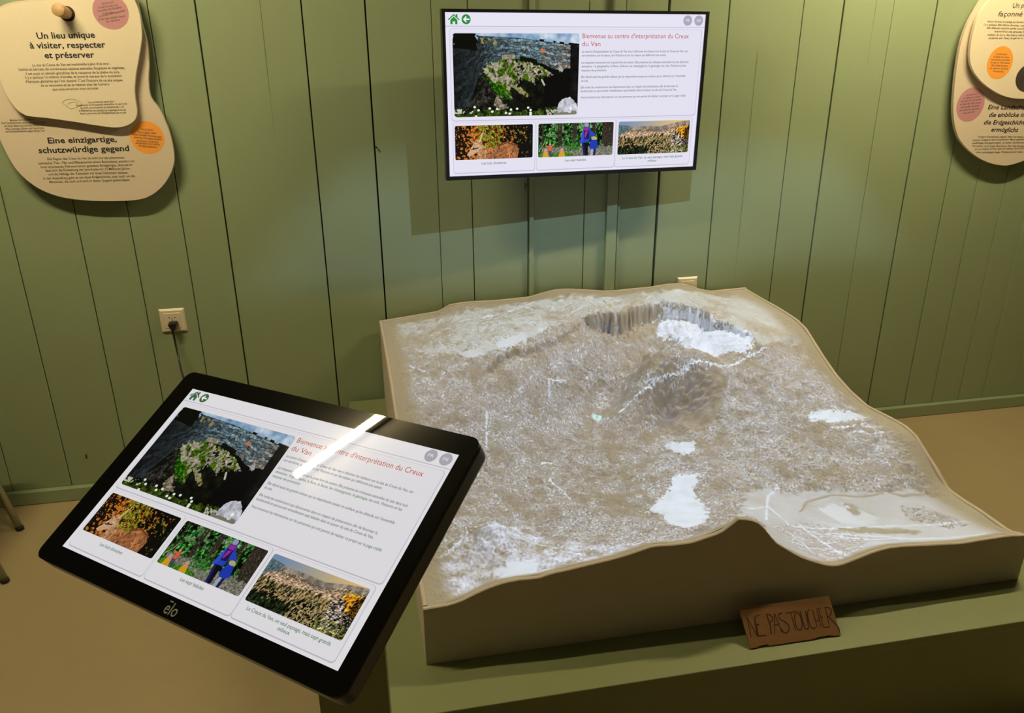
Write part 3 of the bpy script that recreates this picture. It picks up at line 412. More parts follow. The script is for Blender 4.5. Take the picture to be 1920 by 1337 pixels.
# small marks on the wall
def chip(name, x, z, s, m, label):
    lp = [(x+s*math.cos(t)*random.uniform(.35, 1)*.5, z+s*math.sin(t)*random.uniform(.5, 1)) for t in [2*math.pi*k/9 for k in range(9)]]
    V = [(p[0], WY-.001, p[1]) for p in lp]+[(x+(p[0]-x)*.5+random.uniform(-.002, .002), WY-.001-random.uniform(.001, .007), z+(p[1]-z)*.5) for p in lp]
    n = len(lp); F = [(i, (i+1) % n, n+(i+1) % n, n+i) for i in range(n)]+[tuple(range(n, 2*n))]
    return tag(mesh(name, V, F, m), label, 'wall mark')
chip('torn_tape', .617, 1.145, .022, mat('torn_tape', (.16, .19, .16), .5), 'crumpled grey scrap of tape on the wall left of the batten below the screen')
def screw(name, x, z, label, r=.004, l=.01):
    o = tube(name, [(x, WY, z), (x, WY-l, z), (x, WY-l-.002, z)], [r*.6, r, r*.8], M_blackm, seg=8); return tag(o, label, 'nail')
screw('nail', .067, 1.304, 'small dark nail in the wall joint left of the wall screen')
o = box('staple', -1.117, -1.113, WY-.003, WY, .168, .185, M_blackm); tag(o, 'short dark staple low on the left wall near the baseboard', 'staple')

# ---------------------------------------------------------------- sockets
def socket(name, cx, cz, s, label):
    r = empty(name, (cx, WY, cz)); tag(r, label, 'socket')
    V, F = boxvf(-s, s, -.009, 0, -s, s, .006); pl = mesh('cover_plate', V, F, M_socket, r)
    V, F = boxvf(-s*.66, s*.66, -.0105, -.009, -s*.66, s*.66, .001); mesh('insert', V, F, M_socket, r)
    for dx, dz in ((-.010, .0125), (.010, .0125), (0, .0085), (0, -.001+.002)):
        V = [(dx+.0022*math.cos(t), -.0108, dz+.0022*math.sin(t)) for t in [2*math.pi*k/10 for k in range(10)]]
        mesh('pin_hole', V, [tuple(range(10))], M_rubber, r)
    return r
socket('wall_socket', -.717, .703, .0445, 'cream wall socket on the left with a black plug in it')
socket('wall_socket', 1.302, .705, .0445, 'cream wall socket peeking out behind the relief model')
pg = empty('power_cable', (-.716, .01, .69)); tag(pg, 'black power plug and cable hanging from the left wall socket', 'cable')
lp = [(-.018, .004), (-.012, .011), (.014, .012), (.019, .004), (.009, -.012), (.006, -.02), (-.006, -.02), (-.009, -.012)]
n = len(lp); V = [(p[0], .0, p[1]) for p in lp]+[(p[0]*.8, -.022, p[1]*.85-.002) for p in lp]
mesh('plug', V, [tuple(range(n-1, -1, -1)), tuple(range(n, 2*n))]+[(i, (i+1) % n, n+(i+1) % n, n+i) for i in range(n)], M_blackm, pg)
cp = [(-.004, -.013, -.014), (-.002, -.016, -.035), (.002, -.025, -.07), (.010, -.05, -.115), (.022, -.09, -.15), (.045, -.15, -.19), (.10, -.3, -.225), (.2, -.55, -.22), (.33, -.85, -.18), (.45, -1.15, -.08), (.52, -1.4, .05), (.555, -1.56, .17)]
cc = [Vector(p) for p in cp]; Q = []
for i in range(len(cc)-1):
    p0, p1, p2, p3 = cc[max(i-1, 0)], cc[i], cc[i+1], cc[min(i+2, len(cc)-1)]
    for k in range(5):
        t = k/5; Q.append(.5*((2*p1)+(-p0+p2)*t+(2*p0-5*p1+4*p2-p3)*t*t+(-p0+3*p1-3*p2+p3)*t**3))
tube('cord', Q+[cc[-1]], .0038, M_blackm, pg, seg=8)

# ---------------------------------------------------------------- plinth
PZ = .325
pr = empty('plinth', (.8, -.82, 0)); tag(pr, 'low sage green display plinth under the relief model', 'plinth')
def pbox(nm, x0, x1, y0, y1, z0, z1, c=.002):
    V, F = boxvf(x0-.8, x1-.8, y0+.82, y1+.82, z0, z1, 0); o = mesh(nm, V, F, M_plinth, pr); bevel(o, c, 2); return o
pbox('plinth_top', -.107, 1.692, -1.645, -.001, PZ-.022, PZ)
pbox('front_panel', -.105, 1.690, -1.643, -1.621, 0, PZ-.0225)
pbox('side_panel', -.105, -.083, -1.62, -.002, 0, PZ-.0225)
pbox('side_panel', 1.668, 1.690, -1.62, -.002, 0, PZ-.0225)

# ---------------------------------------------------------------- relief model terrain
def XL(Y): return .034+.032*(-Y/1.503)
def XRt(Y): return 1.556+.049*(-Y/1.503)
PFn = np.array(D_PF); PBn = np.array(D_PB); PRn = np.array(D_PR)[::-1]
PLn = np.array([(-1.503, .479), (-1.42, .484), (-1.3, .50), (-1.1, .545), (-.9, .585), (-.75, .605), (-.6, .632), (-.5, .64), (-.4, .65), (-.2, .655), (0, .656)])
fF = lambda x: np.interp(x, PFn[:, 0], PFn[:, 1]); fB = lambda x: np.interp(x, PBn[:, 0], PBn[:, 1])
fR = lambda y: np.interp(y, PRn[:, 0], PRn[:, 1]); fL = lambda y: np.interp(y, PLn[:, 0], PLn[:, 1])
CT = [tuple(c) for c in D_CT]
LIP = .004
for t in np.linspace(0, 1, 22):
    y = -1.49*t-.012
    CT.append((XL(y)+.012, y, float(fL(y))-LIP)); CT.append((XRt(y)-.012, y, float(fR(y))-LIP))
for t in np.linspace(.03, .97, 34):
    x0, x1 = XL(-1.49), XRt(-1.49); x = x0+(x1-x0)*t; CT.append((x, -1.491, float(fF(x))-.002))
    x0, x1 = XL(-.01), XRt(-.01); x = x0+(x1-x0)*t; CT.append((x, -.022, float(fB(x))-LIP))
CT = np.array(CT)
def tps_fit(P, z, lam):
    n = len(P); d = np.hypot(P[:, None, 0]-P[None, :, 0], P[:, None, 1]-P[None, :, 1])
    K = np.where(d > 0, d*d*np.log(d+1e-12), 0)+lam*np.eye(n)
    A = np.zeros((n+3, n+3)); A[:n, :n] = K; A[:n, n] = 1; A[:n, n+1:] = P; A[n, :n] = 1; A[n+1:, :n] = P.T
    return np.linalg.solve(A, np.concatenate([z, [0, 0, 0]]))
TP = CT[:, :2].copy(); TC = tps_fit(TP, CT[:, 2], 1e-4)
def tps(X, Y):
    s = TC[-3]+TC[-2]*X+TC[-1]*Y
    for (px, py), c in zip(TP, TC[:-3]):
        r2 = (X-px)**2+(Y-py)**2+1e-12; s = s+c*.5*r2*np.log(r2)
    return s
NS, NT = 620, 600
S, Tt = np.meshgrid(np.linspace(0, 1, NS), np.linspace(0, 1, NT))
YY = -.012-1.4795*Tt; XX = XL(YY)+.011+(XRt(YY)-XL(YY)-.022)*S
# coarse thin plate surface, bilinear to the fine grid
CS, CN = 156, 151
s0, t0 = np.meshgrid(np.linspace(0, 1, CS), np.linspace(0, 1, CN)); y0 = -.012-1.4795*t0; x0 = XL(y0)+.011+(XRt(y0)-XL(y0)-.022)*s0
Zc = tps(x0, y0)
def bil(A, s, t):
    h, w = A.shape; x = np.clip(s, 0, 1)*(w-1); y = np.clip(t, 0, 1)*(h-1); i = np.minimum(x.astype(int), w-2); j = np.minimum(y.astype(int), h-2); u = x-i; v = y-j
    return A[j, i]*(1-u)*(1-v)+A[j, i+1]*u*(1-v)+A[j+1, i]*(1-u)*v+A[j+1, i+1]*u*v
ZZ = bil(Zc, S, Tt)
# cliffs of the cirque: a sharp drop inside the traced rim, ribbed by noise
def linedist(X, Y, P, wmax):
    D = np.full(X.shape, 1.); P = np.array(P); a, b = P.min(0)-wmax, P.max(0)+wmax
    bb_ = (X > a[0]) & (X < b[0]) & (Y > a[1]) & (Y < b[1]); r = np.where(bb_.any(1))[0]; c = np.where(bb_.any(0))[0]
    if not len(r) or not len(c): return D
    sl = (slice(r[0], r[-1]+1), slice(c[0], c[-1]+1)); x, y = X[sl], Y[sl]; d = np.full(x.shape, 1.)
    for i in range(len(P)-1):
        p, q = P[i], P[i+1]; v = q-p; t = np.clip(((x-p[0])*v[0]+(y-p[1])*v[1])/(v@v+1e-12), 0, 1); d = np.minimum(d, np.hypot(x-p[0]-v[0]*t, y-p[1]-v[1]*t))
    D[sl] = d; return D
CLIFF = np.zeros(XX.shape)
for rim, inner, drop, fall in D_CL:
    jx = .0035*band(NT, NS, 8, 66)+.002*band(NT, NS, 4, 67); jy = .0035*band(NT, NS, 8, 68)
    ins = polymask(XX+jx, YY+jy, rim+inner); d = linedist(XX+jx, YY+jy, rim, .25)
    hh = drop*np.clip(d/.009, 0, 1)**.8*np.exp(-np.maximum(d-.009, 0)/fall); di = linedist(XX+jx, YY+jy, [rim[-1]]+inner+[rim[0]], .25); di = np.clip(di/.045, 0, 1); hh = np.where(ins, hh*di*di*(3-2*di), 0)
    ZZ = ZZ-hh; CLIFF = np.maximum(CLIFF, np.where(ins, np.clip(d/.004, 0, 1)*np.clip((.022-d)/.006, 0, 1), 0))
# map classes from traced outlines (world x, y)
RG = D_RG
def classmap(X, Y, jit):
    """0 forest 1 meadow 2 field 3 bare 4 valley 5 mowed 6 town 7 hazy"""
    ids = {'forest': 0, 'meadow': 1, 'field': 2, 'bare': 3, 'valley': 4, 'mowed': 5, 'town': 6, 'hazy': 7, 'peak': 8, 'cliffw': 2, 'scree': 9}
    C = np.zeros(X.shape, np.int8); xj = X+jit[0]; yj = Y+jit[1]
    for k, P in RG:
        if k not in ids: continue
        P = np.array(P); a, b = P.min(0)-.02, P.max(0)+.02
        bb_ = (X > a[0]) & (X < b[0]) & (Y > a[1]) & (Y < b[1])
        if not bb_.any(): continue
        r = np.where(bb_.any(1))[0]; c = np.where(bb_.any(0))[0]; sl = (slice(r[0], r[-1]+1), slice(c[0], c[-1]+1))
        m = polymask(xj[sl], yj[sl], P); C[sl][m] = ids[k]
    return C
# modelled relief: folds running down the slopes, ribbed cliffs, fine canopy texture
gy, gx = np.gradient(ZZ, 1.48/NT, 1.5/NS); slope = np.hypot(gx, gy)
jz = (.004*band(NT, NS, 9, 70), .004*band(NT, NS, 9, 71))
CM = classmap(XX, YY, jz)
edge = np.minimum(np.minimum(S, 1-S), np.minimum(Tt, 1-Tt)); ef = np.clip(edge/.03, 0, 1)
big = fbm(NT, NS, 60, 72, 4); fine = band(NT, NS, 3.2, 73); mid = band(NT, NS, 14, 74)
rough = np.where(CM == 0, 1., np.where(CM == 7, .9, np.where(CM == 1, .35, np.where(CM == 6, .7, .15))))
rib = band(NT, NS, 7, 75, sx=1.6, sy=.5)
cliff = np.clip((slope-.9)/.8, 0, 1)
flatv = np.isin(CM, (2, 4, 5, 6)).astype(float)
ZZ = ZZ+ef*(.0028*big*(1-.8*flatv)+.0016*mid*(1-.7*flatv)+.0011*fine*rough+.004*rib*cliff)
# settle the border onto the rims
def vgrid(name, X, Y, Z, m, parent):
    h, w = X.shape; V = np.stack([X, Y, Z], -1).reshape(-1, 3).astype(np.float32)
    i = np.arange((h-1)*w).reshape(h-1, w)[:, :-1].ravel(); Fq = np.stack([i, i+w, i+w+1, i+1], 1).astype(np.int32)
    me = bpy.data.meshes.new(name); me.vertices.add(len(V)); me.vertices.foreach_set('co', V.ravel()); n = len(Fq)
    me.loops.add(n*4); me.loops.foreach_set('vertex_index', Fq.ravel()); me.polygons.add(n)
    me.polygons.foreach_set('loop_start', np.arange(n, dtype=np.int32)*4)
    try: me.polygons.foreach_set('loop_total', np.full(n, 4, np.int32))
    except Exception: pass
    me.polygons.foreach_set('use_smooth', np.ones(n, bool)); me.update(); me.validate(); return link(name, me, m, parent)
rm = empty('relief_model', (.8, -.75, PZ)); tag(rm, 'large cream mountain relief model lit by a projected map on the green plinth', 'relief model')
OX, OY, OZ = .8, -.75, PZ
M_terr = mat('cream_relief_surface', (.455, .43, .415), .8)
vgrid('terrain', XX-OX, YY-OY, ZZ-OZ, M_terr, rm)
def side(name, pts_out, pts_in, zt):
    """vertical panel: outer line, inner line (world xy) and top heights"""
    V = []; F = []; n = len(zt)
    for (xo, yo), (xi, yi), z in zip(pts_out, pts_in, zt):
        r = .002
        V += [(xo-OX, yo-OY, .0005), (xo-OX, yo-OY, z-OZ-r), (xo*.8+xi*.2-OX, yo*.8+yi*.2-OY, z-OZ), (xo*.2+xi*.8-OX, yo*.2+yi*.8-OY, z-OZ), (xi-OX, yi-OY, z-OZ-r), (xi-OX, yi-OY, .0005)]
    for i in range(n-1):
        for k in range(5): F.append((6*i+k, 6*i+k+1, 6*i+6+k+1, 6*i+6+k))
        F.append((6*i+5, 6*i, 6*i+6, 6*i+11))
    F.append(tuple(range(5, -1, -1))); F.append(tuple(6*(n-1)+k for k in range(6)))
    o = mesh(name, V, F, M_plast, rm)
    import bmesh
    bm = bmesh.new(); bm.from_mesh(o.data); bmesh.ops.recalc_face_normals(bm, faces=bm.faces); bm.to_mesh(o.data); bm.free()
    return o
TH = .011
ts = np.linspace(0, 1, 90)
xf0, xf1 = XL(-1.503), XRt(-1.503); side('side_panel', [(xf0+(xf1-xf0)*t, -1.503) for t in ts], [(xf0+(xf1-xf0)*t, -1.503+TH) for t in ts], [float(fF(xf0+(xf1-xf0)*t)) for t in ts])
xb0, xb1 = XL(0), XRt(0); side('side_panel', [(xb0+(xb1-xb0)*t, -.0015) for t in ts], [(xb0+(xb1-xb0)*t, -.0015-TH) for t in ts], [float(fB(xb0+(xb1-xb0)*t)) for t in ts])
ys = [-.0125-(1.503-.0235-.001)*t for t in ts]
side('side_panel', [(XL(y), y) for y in ys], [(XL(y)+TH, y) for y in ys], [float(fL(y)) for y in ys])
side('side_panel', [(XRt(y), y) for y in ys], [(XRt(y)-TH, y) for y in ys], [float(fR(y)) for y in ys])

# ---------------------------------------------------------------- the projected map (light of the ceiling projector)
GN = 1700
gx0, gx1, gy0, gy1 = -.05, 1.70, -1.62, .10
gxx, gyy = np.meshgrid(np.linspace(gx0, gx1, GN), np.linspace(gy1, gy0, GN))
X, Y = gxx.copy(), gyy.copy()
for _ in range(5):
    t_ = (-.012-Y)/1.4795; s_ = (X-XL(Y)-.011)/(XRt(Y)-XL(Y)-.022); z_ = bil(ZZ, s_, t_)
    k_ = (PROJ[2]-z_)/(PROJ[2]-.5); X = PROJ[0]+(gxx-PROJ[0])*k_; Y = PROJ[1]+(gyy-PROJ[1])*k_
t_ = (-.012-Y)/1.4795; s_ = (X-XL(Y)-.011)/(XRt(Y)-XL(Y)-.022)
n_w = band(GN, GN, 8, 80, sx=1.0, sy=1.); n_w2 = band(GN, GN, 5, 81); n_m = fbm(GN, GN, 60, 82, 4); n_b = fbm(GN, GN, 260, 83, 4)
jit = (.005*band(GN, GN, 14, 84)+.003*n_w2, .005*band(GN, GN, 14, 85)+.003*n_w)
CMg = classmap(X, Y, jit)
slp = bil(slope, s_, t_)
warp = band(GN, GN, 40, 86); rays = band(GN, GN, 12, 87, sx=1.8, sy=.35, ang=.2)
ridge = np.exp(-(np.abs(n_w+.2*n_w2)/.30)**1.8)      # thin worm-like light lines of the tree canopy
amt = np.clip(.72+.26*n_m+.20*n_b, .2, 1.2)
base = np.array([.015, .02, .05]); lite = np.array([.98, .98, .98])
T_ = np.clip(ridge*amt*1.2+.04*n_m+.05*n_w2*amt, 0, 1)[..., None]
G = base*(1+.25*n_b[..., None])*(1-T_)+lite*T_
def setc(cls, col, amp=.05, nn=None):
    m = CMg == cls; n0 = (n_m if nn is None else nn)[m][:, None]; G[m] = np.clip(np.array(col)*(1+amp*n0), 0, 1.15)
setc(1, (.55, .58, .54), .16)
m = (CMg == 1); tr = m & (n_w+.9*n_b+.6*n_m > .42); G[tr] = (np.array([.12, .10, .08])*(1+.4*n_w2[:, :, None]))[tr]; li = m & (np.abs(n_w2+.3*n_w) < .1) & (n_b > -.6); G[li] = (1, 1, .98)
setc(2, (.90, .92, .92), .05)
setc(3, (.14, .12, .10), .15)
m = CMg == 9; G[m] = np.clip(np.array([.94, .96, .98])*(1+.12*n_w+.06*warp)[..., None], 0, 1.1)[m]
m = (CMg == 2) & (X > .98) & (X < 1.42) & (Y > -.60); G[m] = np.clip(np.array([.98, .99, 1.0])*(1+.20*rays+.08*n_w)[..., None], .2, 1.1)[m]
m = CMg == 8; G[m] = (np.array([.02, .02, .04])*(1+.5*n_m[..., None])+(ridge*.22*np.clip(n_m+.5, 0, 1)+.10*np.clip(rays, 0, 2))[..., None])[m]
setc(4, (.46, .47, .47), .10, n_b); G[(CMg == 4)] *= (1+.06*n_m[CMg == 4])[:, None]
m = CMg == 5; st = np.floor((X+Y*.25)*16) % 3; G[m] = np.array([.66, .68, .66])*(1-.25*(st[m] == 1)+.12*(st[m] == 2))[:, None]
m = CMg == 6; G[m] = np.array([.30, .25, .27]); l1 = np.abs(band(GN, GN, 14, 90, sx=1.8, sy=.6, ang=.3)) < .2; l2 = np.abs(band(GN, GN, 12, 91, sx=.6, sy=1.6, ang=.5)) < .17
G[m & (l1 | l2)] = (1.05, 1.05, 1.05); G[m & (n_w2 > 1.2)] = (.10, .08, .08)
m = CMg == 7; hz = np.clip(.50+.20*n_m+.16*n_w+.16*warp, .1, 1.1); G[m] = (np.array([.98, .93, .97])*hz[..., None])[m]
for k, P in RG:
    if k == 'road':
        d = linedist(X+.002*n_w2, Y+.002*n_w, P, .02); a = np.clip(1.5-d/.0022, 0, 1)[..., None]; G = G*(1-a)+np.array([1.15, 1.15, 1.15])*a
    if k == 'river':
        d = linedist(X, Y+.002*warp, P, .02); a = np.clip(1.6-d/.0035, 0, 1)[..., None]; G = G*(1-a)+np.array([.16, .13, .11])*a
# bright rim line of the cliff, white scree
ck = bil(CLIFF, s_, t_)*(X < .955); G = G*(1-.75*ck[..., None]*np.clip(.6+.5*rays, 0, 1)[..., None])
# mint green ring marker
mk = D_RG_marker if 'D_RG_marker' in globals() else (0, 0)
dm = np.hypot((X-mk[0])*1.0, (Y-mk[1])*.9); G[(dm < .0165) & (dm > .0048)] = (.50, 1.15, .86); G[dm <= .0048] = (.3, .42, .3)
# soft borders of the picture, nothing beyond the model
mL = np.clip((s_-.018)/.035, 0, 1); mR = np.clip((1-.012-s_)/.05, 0, 1); mB = np.clip((t_-.028+.006*warp)/.03, 0, 1); mF = np.clip((1-.002-t_)/.012, 0, 1)
msk = (mL*mR*mB*mF); msk = msk*msk*(3-2*msk)
G = G*msk[..., None]*.95
gobo = bpy.data.images.new('projected_map', GN, GN, float_buffer=False); gobo.colorspace_settings.name = 'Non-Color'
A = np.ones((GN, GN, 4), np.float32); A[..., :3] = np.clip(G[::-1], 0, 1); gobo.pixels.foreach_set(A.ravel()); gobo.update(); gobo.pack()
ld = bpy.data.lights.new('projector_beam', 'SPOT'); ld.energy = PROJECTOR_W; ld.spot_size = math.radians(120); ld.spot_blend = 0; ld.shadow_soft_size = .0; ld.color = (.52, .71, 1)
ld.use_nodes = True; nt = ld.node_tree
em = [n for n in nt.nodes if n.type == 'EMISSION'][0]
tc = nt.nodes.new('ShaderNodeTexCoord'); sp = nt.nodes.new('ShaderNodeSeparateXYZ'); nt.links.new(tc.outputs['Normal'], sp.inputs[0])
def mth(op, a, b):
    n = nt.nodes.new('ShaderNodeMath'); n.operation = op
    for i, v in enumerate((a, b)):
        if isinstance(v, (int, float)): n.inputs[i].default_value = v
        else: nt.links.new(v, n.inputs[i])
    return n.outputs[0]
az = mth('ABSOLUTE', sp.outputs[2], 0); H5 = PROJ[2]-.5
u = mth('DIVIDE', mth('SUBTRACT', mth('MULTIPLY', mth('DIVIDE', sp.outputs[0], az), H5), gx0-PROJ[0]), gx1-gx0)
rx_ = mth('DIVIDE', sp.outputs[0], az); ry_ = mth('DIVIDE', sp.outputs[1], az)
v = mth('DIVIDE', mth('SUBTRACT', mth('MULTIPLY', mth('DIVIDE', sp.outputs[1], az), H5), gy0-PROJ[1]), gy1-gy0)
cb = nt.nodes.new('ShaderNodeCombineXYZ'); nt.links.new(u, cb.inputs[0]); nt.links.new(v, cb.inputs[1])
ti = nt.nodes.new('ShaderNodeTexImage'); ti.image = gobo; ti.extension = 'CLIP'; nt.links.new(cb.outputs[0], ti.inputs[0]); 
# grey spill added behind the model to light the wall, soft at its borders
sx_ = mth('MINIMUM', mth('MAXIMUM', mth('MULTIPLY', mth('SUBTRACT', .95, mth('ABSOLUTE', rx_, 0)), 6), 0), 1)
sy_ = mth('MINIMUM', mth('MAXIMUM', mth('MULTIPLY', mth('SUBTRACT', 1.12, ry_), 5), 0), 1); sy2 = mth('MINIMUM', mth('MAXIMUM', mth('MULTIPLY', mth('SUBTRACT', ry_, .695), 14), 0), 1)
sv = mth('MULTIPLY', mth('MULTIPLY', mth('MULTIPLY', sx_, sy_), sy2), .24)
ad_ = nt.nodes.new('ShaderNodeMix'); ad_.data_type = 'RGBA'; ad_.blend_type = 'ADD'; ad_.inputs[0].default_value = 1
cs_ = nt.nodes.new('ShaderNodeCombineXYZ')
for q_ in range(3): nt.links.new(sv, cs_.inputs[q_])
nt.links.new(ti.outputs[0], ad_.inputs[6]); nt.links.new(cs_.outputs[0], ad_.inputs[7]); nt.links.new(ad_.outputs[2], em.inputs[0])
lo = bpy.data.objects.new('projector_beam', ld); COL.objects.link(lo); lo.location = PROJ

# projector on its wall arm (above the picture)
pj = empty('projector', (PROJ[0], PROJ[1], PROJ[2]+.02)); tag(pj, 'white projector on a wall arm above the relief model', 'projector')
M_white = mat('white_plastic', (.6, .6, .58), .4)
V, F = boxvf(-.17, .17, -.12, .14, .0, .10, .01); mesh('body', V, F, M_white, pj)
tube('lens', [(0, 0, .0), (0, 0, -.015)], .03, M_blackm, pj, seg=20, cap=False)
V, F = boxvf(.07, .12, .14, .818, .05, .09, 0); mesh('arm', V, F, M_white, pj)

# ---------------------------------------------------------------- ceiling lights
def ceiling_light(x0, x1, y, st, label, w=.0135):
    r = empty('ceiling_light', ((x0+x1)/2, y, ZC)); tag(r, label, 'lamp'); h = (x1-x0)/2
    V, F = boxvf(-h, h, -w, w, -.035, 0, 0); mesh('housing', V, F, M_white, r)
    V, F = boxvf(-h+.01, h-.01, -w*.8, w*.8, -.05, -.0355, 0)
    m = mat('diffuser_%d' % int(x0*100+900), (.8, .8, .8), .5, emis=WARM, es=st); mesh('diffuser', V, F, m, r)
ceiling_light(-1.50, -.72, -1.03, TUBE_L, 'long warm ceiling light over the left of the room')
ceiling_light(1.75, 2.6, -.78, TUBE_R, 'long warm ceiling light over the right of the room')
ceiling_light(-.3, .9, -3.2, TUBE_B, 'dim warm ceiling light behind the visitor')

# ---------------------------------------------------------------- screen content shared by both screens (16 x 9 units, y down)
IMG = [make_image('canyon_picture', pic_canyon()), make_image('goat_picture', pic_goat()), make_image('forest_picture', pic_forest()), make_image('cliffs_picture', pic_cliffs())]
def screen_ui(root, W, E, tint, pre, gloss):
    k = W/16
    def em(name, col, s=1., img=None):
        m = bpy.data.materials.new(pre+name); m.use_nodes = True; nt = m.node_tree; b = nt.nodes['Principled BSDF']
        b.inputs['Base Color'].default_value = (0.003, .003, .003, 1); b.inputs['Roughness'].default_value = gloss; b.inputs['Specular IOR Level'].default_value = .5
        c = [a*b_ for a, b_ in zip(col, tint)]; b.inputs['Emission Color'].default_value = (*c, 1); b.inputs['Emission Strength'].default_value = E*s
        if img:
            t = nt.nodes.new('ShaderNodeTexImage'); t.image = img; nt.links.new(t.outputs[0], b.inputs['Emission Color'])
        return m
    P = lambda x, y: (x*k, -y*k)
    def rr(x0, y0, x1, y1, r): return [(p[0]*k, -p[1]*k) for p in rrect(x0, y0, x1, y1, r)]
    dz = .00022*W/.527
    m_bg = em('bg', (.93, .93, .95)); m_card = em('card', (.90, .90, .92)); m_sh = em('card_shadow', (.60, .60, .66)); m_white = em('white', (1, 1, 1), 1.04)
    disp = flat('display', [P(0, 0), P(16, 0), P(16, 9), P(0, 9)], 0, m_bg, root)
    def cf(nm, lp, lv, m, uv=None): return flat(nm, lp, dz*lv, m, disp, uv)
    cf('header_line', [P(0, .70), P(16, .70), P(16, .74), P(0, .74)], 1, m_sh)
    cards = [(.24, .85, 15.82, 5.80), (.27, 5.93, 5.30, 8.82), (5.42, 5.93, 10.50, 8.82), (10.56, 5.93, 15.68, 8.82)]
    for i, (x0, y0, x1, y1) in enumerate(cards):
        cf('card_shadow', rr(x0-.02, y0-.015, x1+.03, y1+.05, .16), 1, m_sh); cf('card', rr(x0, y0, x1, y1, .15), 2, m_card)
    ph = [(.39, 1.08, 7.96, 5.61), (.38, 6.10, 5.16, 8.06), (5.51, 6.10, 10.36, 8.08), (10.70, 6.10, 15.53, 8.09)]
    for i, (x0, y0, x1, y1) in enumerate(ph):
        cf('photo', rr(x0, y0, x1, y1, .17 if i == 0 else .09), 4, em('photo_%d' % i, (1, 1, 1), .95, IMG[i]), (x0*k, -y1*k, x1*k, -y0*k))
    gm = em('icon_green', (.02, .33, .04) if pre == 'tv_' else (.05, .17, .05)); gr = em('icon_grey', (.47, .47, .53))
    # home icon
    hs = slab('home_icon', [P(.30, .62), P(.30, .40), P(.50, .22), P(.70, .40), P(.70, .62), P(.57, .62), P(.57, .47), P(.43, .47), P(.43, .62)], 0, dz*3, gm, disp)
    rf = slab('home_roof', [P(.17, .37), P(.50, .09), P(.62, .19), P(.62, .10), P(.71, .10), P(.71, .26), P(.83, .37), P(.79, .41), P(.50, .17), P(.21, .41)], 0, dz*3, gm, disp)
    cf('back_button', [P(*p) for p in ellipse(1.20, .36, .26, .26)], 3, gm)
    cf('back_arrow', [P(*p) for p in [(1.02, .36), (1.19, .19), (1.24, .24), (1.16, .32), (1.39, .32), (1.39, .40), (1.16, .40), (1.24, .48), (1.19, .53)]], 4, m_white)
    for cx, t in ((14.83, 'FR'), (15.56, 'DE')):
        c_ = cf('language_button', [P(*p) for p in ellipse(cx, .34, .29, .29)], 3, gr)
        text_obj('button_text', [(t, (cx-.13)*k, -.40*k, (cx+.13)*k, -.40*k, .20*k)], dz*4, [m_white, m_white], disp)
    cf('zoom_icon', [P(*p) for p in ellipse(7.52, 5.24, .09, .09)], 5, m_white)
    red = em('title_red', (.62, .09, .04)); ink = em('text_grey', (.13, .13, .16)); grn = em('text_green', (.05, .20, .08))
    T = lambda s, x0, x1, y, sz, bo=0, hl=(): (s, x0*k, -y*k, x1*k, -y*k, sz*k, bo, hl)
    text_obj('title_text', [T("Bienvenue au centre d'interprétation du Creux", 8.14, 14.98, 1.33, .37), T("du Van", 8.14, 9.28, 1.76, .37)], dz*4, [red, red], disp)
    def H(s, *ws):
        return [(s.index(w_), s.index(w_)+len(w_)) for w_ in ws]
    L = []
    def ad(s, x1, y, *ws): L.append(T(s, 8.14, x1, y, .185, .006, H(s, *ws)))
    ad("Le centre d'interprétation du Creux du Van vise à informer les visiteurs sur le site du Creux du Van, sur", 15.0, 2.12)
    ad("son territoire, sur la nature, sur l'histoire et sur les enjeux qui définiront son avenir.", 13.58, 2.33)
    ad("La maquette interactive est le point fort du centre. Elle présente les richesses naturelles du site dans huit", 15.1, 2.73)
    ad("domaines : la géographie, la flore, la faune, les champignons, la géologie, les sols, l'histoire et les", 14.95, 2.94, 'géographie', 'flore', 'faune', 'champignons', 'géologie', 'sols')
    ad("mesures de protection.", 9.75, 3.16, 'mesures de protection')
    ad("Elle décrit aussi les grands milieux qui se répartissent autant en surface qu'en altitude sur l'ensemble", 14.96, 3.53, 'les grands milieux')
    ad("du site.", 8.6, 3.75)
    ad("Elle invite les randonneurs aux découvertes dans un respect de préservation afin de favoriser la", 14.5, 4.12)
    ad("biodiversité en parcourant virtuellement sept balades dans et autour du site du Creux du Van.", 14.45, 4.33, 'virtuellement sept balades')
    ad("Vous trouverez les informations sur les personnes qui ont permis de réaliser ce projet sur la page crédit.", 15.1, 4.69, 'page crédit')
    text_obj('body_text', L, dz*4, [ink, grn], disp)
    for cap in ([T("Les huit domaines", 1.98, 3.51, 8.37, .21, .006)], [T("Les sept balades", 7.25, 8.62, 8.38, .21, .006)], [T("Le Creux du Van, un seul paysage, mais sept grands", 11.04, 15.2, 8.38, .21, .006), T("milieux", 12.81, 13.40, 8.60, .21, .006)]):
        text_obj('caption_text', cap, dz*4, [grn, grn], disp)
    return disp

